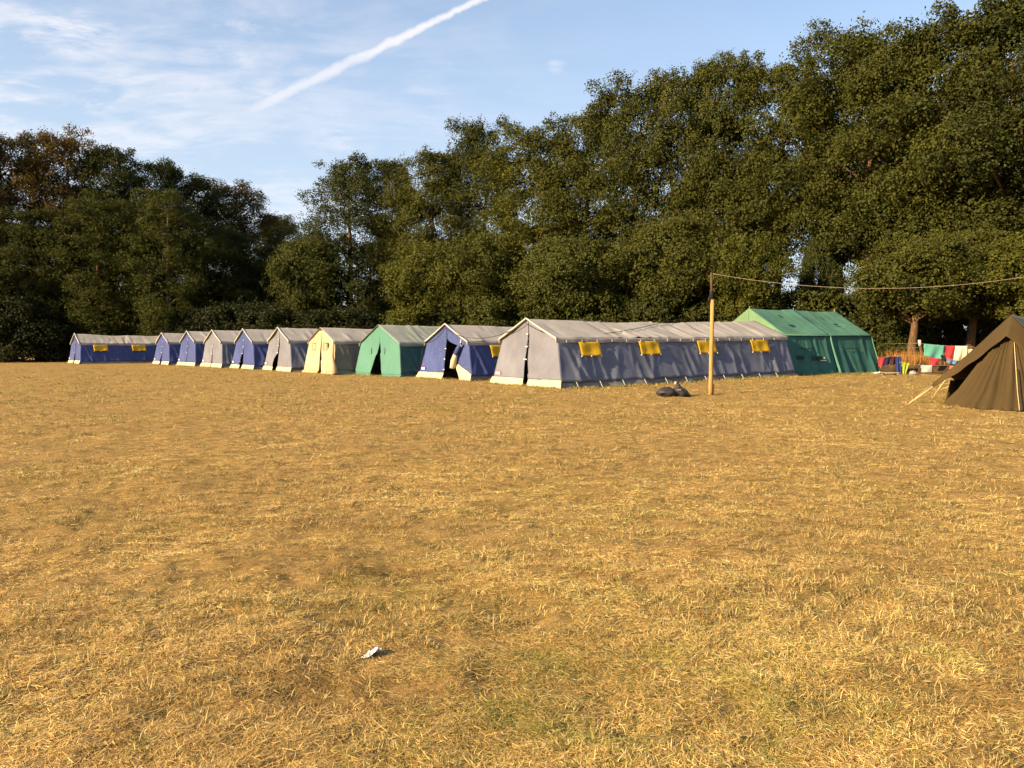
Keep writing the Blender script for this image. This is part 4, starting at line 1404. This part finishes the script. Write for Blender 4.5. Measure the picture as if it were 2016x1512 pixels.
mb.box((gq.x + 0.3, gq.y, gq.z + 0.03), (0.06, 0.36, 0.1))
tag(mb.build('low_board', M['line']), 'low pale board on blocks under the hanging shirts', 'board')

# ------------------------------------------------------------------ grass
def tri_blades(base, dirv, length, width, bend, two, colr, name, mat):
    """blades as thin triangles; `two` blades get a bent second segment"""
    n = len(base)
    side = np.cross(dirv, np.array([0, 0, 1.0])) + RNG.normal(0, 0.25, (n, 3))
    side /= np.linalg.norm(side, axis=1, keepdims=True) + 1e-9
    w = width[:, None] * 0.5
    b0, b1 = base - side * w, base + side * w
    mid = base + dirv * (length * 0.55)[:, None]
    tip = base + dirv * length[:, None] + bend
    one = ~two
    Vs, Fs, Cs, off = [], [], [], 0
    k = one.sum()
    Vs.append(np.stack([b0[one], b1[one], tip[one]], 1).reshape(-1, 3))
    F1 = np.arange(k * 3).reshape(-1, 3)
    Cs.append(np.repeat(colr[one], 3, 0))
    off = k * 3
    k2 = two.sum()
    m0, m1 = (mid - side * w * 0.8)[two], (mid + side * w * 0.8)[two]
    Vs.append(np.stack([b0[two], b1[two], m1, m0, tip[two]], 1).reshape(-1, 3))
    o = off + np.arange(k2)[:, None] * 5
    F2 = np.concatenate([o + np.array([[0, 1, 2]]), o + np.array([[0, 2, 3]]), o + np.array([[3, 2, 4]])])
    Cs.append(np.repeat(colr[two], 5, 0))
    me = np_mesh(name, np.concatenate(Vs), np.concatenate([F1, F2]), False, {'col': np.concatenate(Cs)})
    return link(name, me, mat)


def grass_colour(x, y, n):
    r = np.hypot(x, y)
    straw = np.array([0.72, 0.475, 0.155])
    pale = np.array([0.84, 0.60, 0.24])
    brown = np.array([0.36, 0.22, 0.068])
    green = np.array([0.25, 0.215, 0.050])
    k = RNG.random(n)[:, None]
    c = np.where(k < 0.45, straw, np.where(k < 0.66, pale, brown))
    patch = fbm(x * 0.55, y * 0.55, 41, 4)
    g = sstep((patch - 0.52) / 0.16) * 0.30 + sstep((r - 16) / 16) * 0.34
    g = np.clip(g + sstep((fbm(x * 1.8, y * 1.8, 47, 3) - 0.60) / 0.15) * 0.4, 0, 0.9)
    sel = (RNG.random(n) < g)[:, None]
    c = np.where(sel, green * RNG.uniform(0.9, 1.9, (n, 1)), c)
    # thatchy browner spots with a shape of their own
    sp = sstep((fbm(x * 1.1 + 31, y * 2.0, 73, 4) - 0.53) / 0.14)
    c = np.where((RNG.random(n) < 0.75 * sp)[:, None], brown * RNG.uniform(0.6, 1.2, (n, 1)), c)
    dry = 0.88 + 0.46 * sstep((fbm(x * 0.8 + 5, y * 0.8, 19, 5) - 0.28) / 0.42)
    return np.clip(c * RNG.uniform(0.75, 1.15, (n, 1)) * dry[:, None], 0, 0.9)


N = 1000000
u = RNG.random(N)
p_ = -0.36
r0, r1 = 2.4, 82.0
r = (r0 ** p_ + u * (r1 ** p_ - r0 ** p_)) ** (1 / p_)
ang = RNG.uniform(-0.66, 0.66, N)
x, y = r * np.sin(ang), r * np.cos(ang)
dens = 0.45 * fbm(x * 1.1, y * 1.1, 55, 3) + 0.55 * fbm(x * 4.5, y * 4.5, 57, 3)
keep = RNG.random(N) < np.clip(0.60 + 4.2 * (dens - 0.49), 0.10, 1)
x, y, r = x[keep], y[keep], r[keep]
n = len(x)
base = np.stack([x, y, gz_arr(x, y) - 0.002], 1)
az = RNG.uniform(0, 2 * PI, n)
flow = fbm(x * 0.8, y * 0.8, 66, 2) * 4 * PI
az = np.where(RNG.random(n) < 0.25, flow + RNG.normal(0, 0.6, n), az)
lie = RNG.random(n) < 0.88
el = np.where(lie, np.abs(RNG.normal(0.06, 0.10, n)), RNG.uniform(0.25, 1.15, n))
far = np.clip(r / 4, 1, 30)
Lg = np.where(lie, RNG.uniform(0.015, 0.068, n), RNG.uniform(0.012, 0.042, n)) * far ** 0.22
Lg = np.where(RNG.random(n) < 0.02, Lg * 1.7, Lg)
Wd = RNG.uniform(0.0014, 0.0034, n) * far ** 0.72
base[:, 2] += np.where(lie, RNG.uniform(0.0, 0.022, n), 0)
dv = np.stack([np.cos(az) * np.cos(el), np.sin(az) * np.cos(el), np.sin(el)], 1)
bend = np.stack([RNG.normal(0, 1, n), RNG.normal(0, 1, n), -np.abs(RNG.normal(0, 0.6, n)) * (~lie)], 1) * (Lg * 0.08)[:, None]
col = grass_colour(x, y, n)
g_obj = tri_blades(base, dv, Lg, Wd, bend, (r < 4.5), col, 'dry_grass', M['blade'])
tag(g_obj, 'short sun-dried straw-coloured grass covering the field', 'grass', kind='stuff')

# tufts: greener, taller clumps that throw the small shadows
NT_ = 17000
u = RNG.random(NT_)
p_ = 0.30
r = (2.6 ** p_ + u * (62 ** p_ - 2.6 ** p_)) ** (1 / p_)
ang = RNG.uniform(-0.66, 0.66, NT_)
tx, ty = r * np.sin(ang), r * np.cos(ang)
keep = RNG.random(NT_) < np.clip((fbm(tx * 0.7, ty * 0.7, 91, 3) - 0.30) * 3, 0.05, 1)
tx, ty, r = tx[keep], ty[keep], r[keep]
per = 24
rt = RNG.uniform(0.025, 0.10, len(tx)) * np.clip(r / 8, 1, 2.2)
ht = RNG.uniform(0.022, 0.060, len(tx)) * np.clip(r / 12, 1, 1.6) * np.where(RNG.random(len(tx)) < 0.12, 1.5, 1)
green_t = RNG.random(len(tx))
bx_ = np.repeat(tx, per) + RNG.normal(0, 1, len(tx) * per) * np.repeat(rt, per) * 0.6
by_ = np.repeat(ty, per) + RNG.normal(0, 1, len(tx) * per) * np.repeat(rt, per) * 0.6
n = len(bx_)
far = np.clip(np.repeat(r, per) / 4, 1, 30)
base = np.stack([bx_, by_, gz_arr(bx_, by_) - 0.004], 1)
out = np.arctan2(by_ - np.repeat(ty, per), bx_ - np.repeat(tx, per)) + RNG.normal(0, 0.7, n)
el = RNG.uniform(0.45, 1.4, n)
dv = np.stack([np.cos(out) * np.cos(el), np.sin(out) * np.cos(el), np.sin(el)], 1)
Lg = np.repeat(ht, per) * RNG.uniform(0.6, 1.35, n)
Wd = RNG.uniform(0.0025, 0.005, n) * far ** 0.72
bend = np.stack([np.cos(out), np.sin(out), -0.6 * np.ones(n)], 1) * (Lg * RNG.uniform(0.05, 0.35, n))[:, None]
gt = np.repeat(green_t, per)[:, None]
col = np.where(gt < 0.45, np.array([0.17, 0.15, 0.045]), np.where(gt < 0.75, np.array([0.30, 0.21, 0.07]), np.array([0.50, 0.36, 0.13])))
mixs = (RNG.random(n) < 0.30)[:, None]
col = np.where(mixs, np.array([0.55, 0.40, 0.16]), col) * RNG.uniform(0.65, 1.25, (n, 1))
t_obj = tri_blades(base, dv, Lg, Wd, bend, (np.repeat(r, per) < 6), col, 'grass_tufts', M['blade'])
tag(t_obj, 'scattered taller olive-brown grass tufts in the dry field', 'grass', kind='stuff')

# tall dry grass on the bank
n = 18000
u_ = RNG.uniform(-0.5, Lb, n)
w_ = RNG.uniform(0.2, 3.4, n)
x = bank_a.x + ax.x * u_ + pxv.x * w_
y = bank_a.y + ax.y * u_ + pxv.y * w_
zb = gz_arr(x, y) + np.interp(w_, [0, 0.25, 1.4, 4.5], [0.2, 0.5, 0.62, 0.2]) - 0.06
az = RNG.uniform(0, 2 * PI, n)
el = RNG.uniform(1.15, 1.55, n)
dv = np.stack([np.cos(az) * np.cos(el), np.sin(az) * np.cos(el), np.sin(el)], 1)
Lg = RNG.uniform(0.3, 0.85, n)
bend = np.stack([RNG.normal(0, 1, n), RNG.normal(0, 1, n), -np.abs(RNG.normal(0, 0.3, n))], 1) * (Lg * 0.12)[:, None]
col = np.array([0.38, 0.185, 0.048]) * RNG.uniform(0.5, 1.35, (n, 1))
b_obj = tri_blades(np.stack([x, y, zb], 1), dv, Lg, RNG.uniform(0.012, 0.03, n), bend, np.zeros(n, bool), col, 'tall_grass', M['blade'])
tag(b_obj, 'tall orange-brown dry grass on the bank behind the washing', 'grass', kind='stuff')

# rough greener grass left standing round the tent feet
FX, FY = [], []
for k_, o_ in list(TENTS.items()) + [(11, groot)]:
    Lk = {1: 13.1, 2: 10.5, 10: 9.2, 11: 6.05}.get(k_, 8.5)
    hw = 2.8 if k_ == 11 else 2.47
    nk = 3200 if k_ in (1, 11) else 1500
    pr = RNG.random(nk) * (2 * hw + Lk)
    lx = np.where(pr < 2 * hw, -0.32, pr - 2 * hw) + np.where(pr < 2 * hw, -np.abs(RNG.normal(0, 0.16, nk)), 0)
    ly = np.where(pr < 2 * hw, pr - hw, -hw - 0.10 - np.abs(RNG.normal(0, 0.16, nk)))
    c_, s_ = math.cos(o_.rotation_euler.z), math.sin(o_.rotation_euler.z)
    FX.append(o_.location.x + c_ * lx - s_ * ly)
    FY.append(o_.location.y + s_ * lx + c_ * ly)
x, y = np.concatenate(FX), np.concatenate(FY)
n = len(x)
zb = gz_arr(x, y) - 0.01
az = RNG.uniform(0, 2 * PI, n)
el = RNG.uniform(0.8, 1.5, n)
dv = np.stack([np.cos(az) * np.cos(el), np.sin(az) * np.cos(el), np.sin(el)], 1)
Lg = RNG.uniform(0.04, 0.15, n)
col = np.where(RNG.random((n, 1)) < 0.6, np.array([0.17, 0.16, 0.035]), np.array([0.42, 0.31, 0.09])) * RNG.uniform(0.6, 1.3, (n, 1))
f_obj = tri_blades(np.stack([x, y, zb], 1), dv, Lg, RNG.uniform(0.012, 0.03, n), np.zeros((n, 3)), np.zeros(n, bool), col, 'fringe_grass', M['blade'])
tag(f_obj, 'rough greener grass along the foot of the tents', 'grass', kind='stuff')

# eave ties and peg loops of the long grey tent
r1_ = TENTS[1]
for k in range(17):
    x_ = 0.35 + k * 0.74
    MB().tube([(x_, -2.0, 1.86 + 0.012 * x_ - 0.06), (x_ + 0.01, -2.03, 1.70 + 0.012 * x_)], 0.011, 5).build('eave_tie', M['bind'], r1_)
for k in range(11):
    x_ = 0.5 + k * 1.13
    MB().tube([(x_, -2.44, 0.23 + 0.012 * x_), (x_ + 0.02, -2.58, 0.0 + 0.012 * x_)], 0.014, 5).build('peg_loop', M['bind'], r1_)
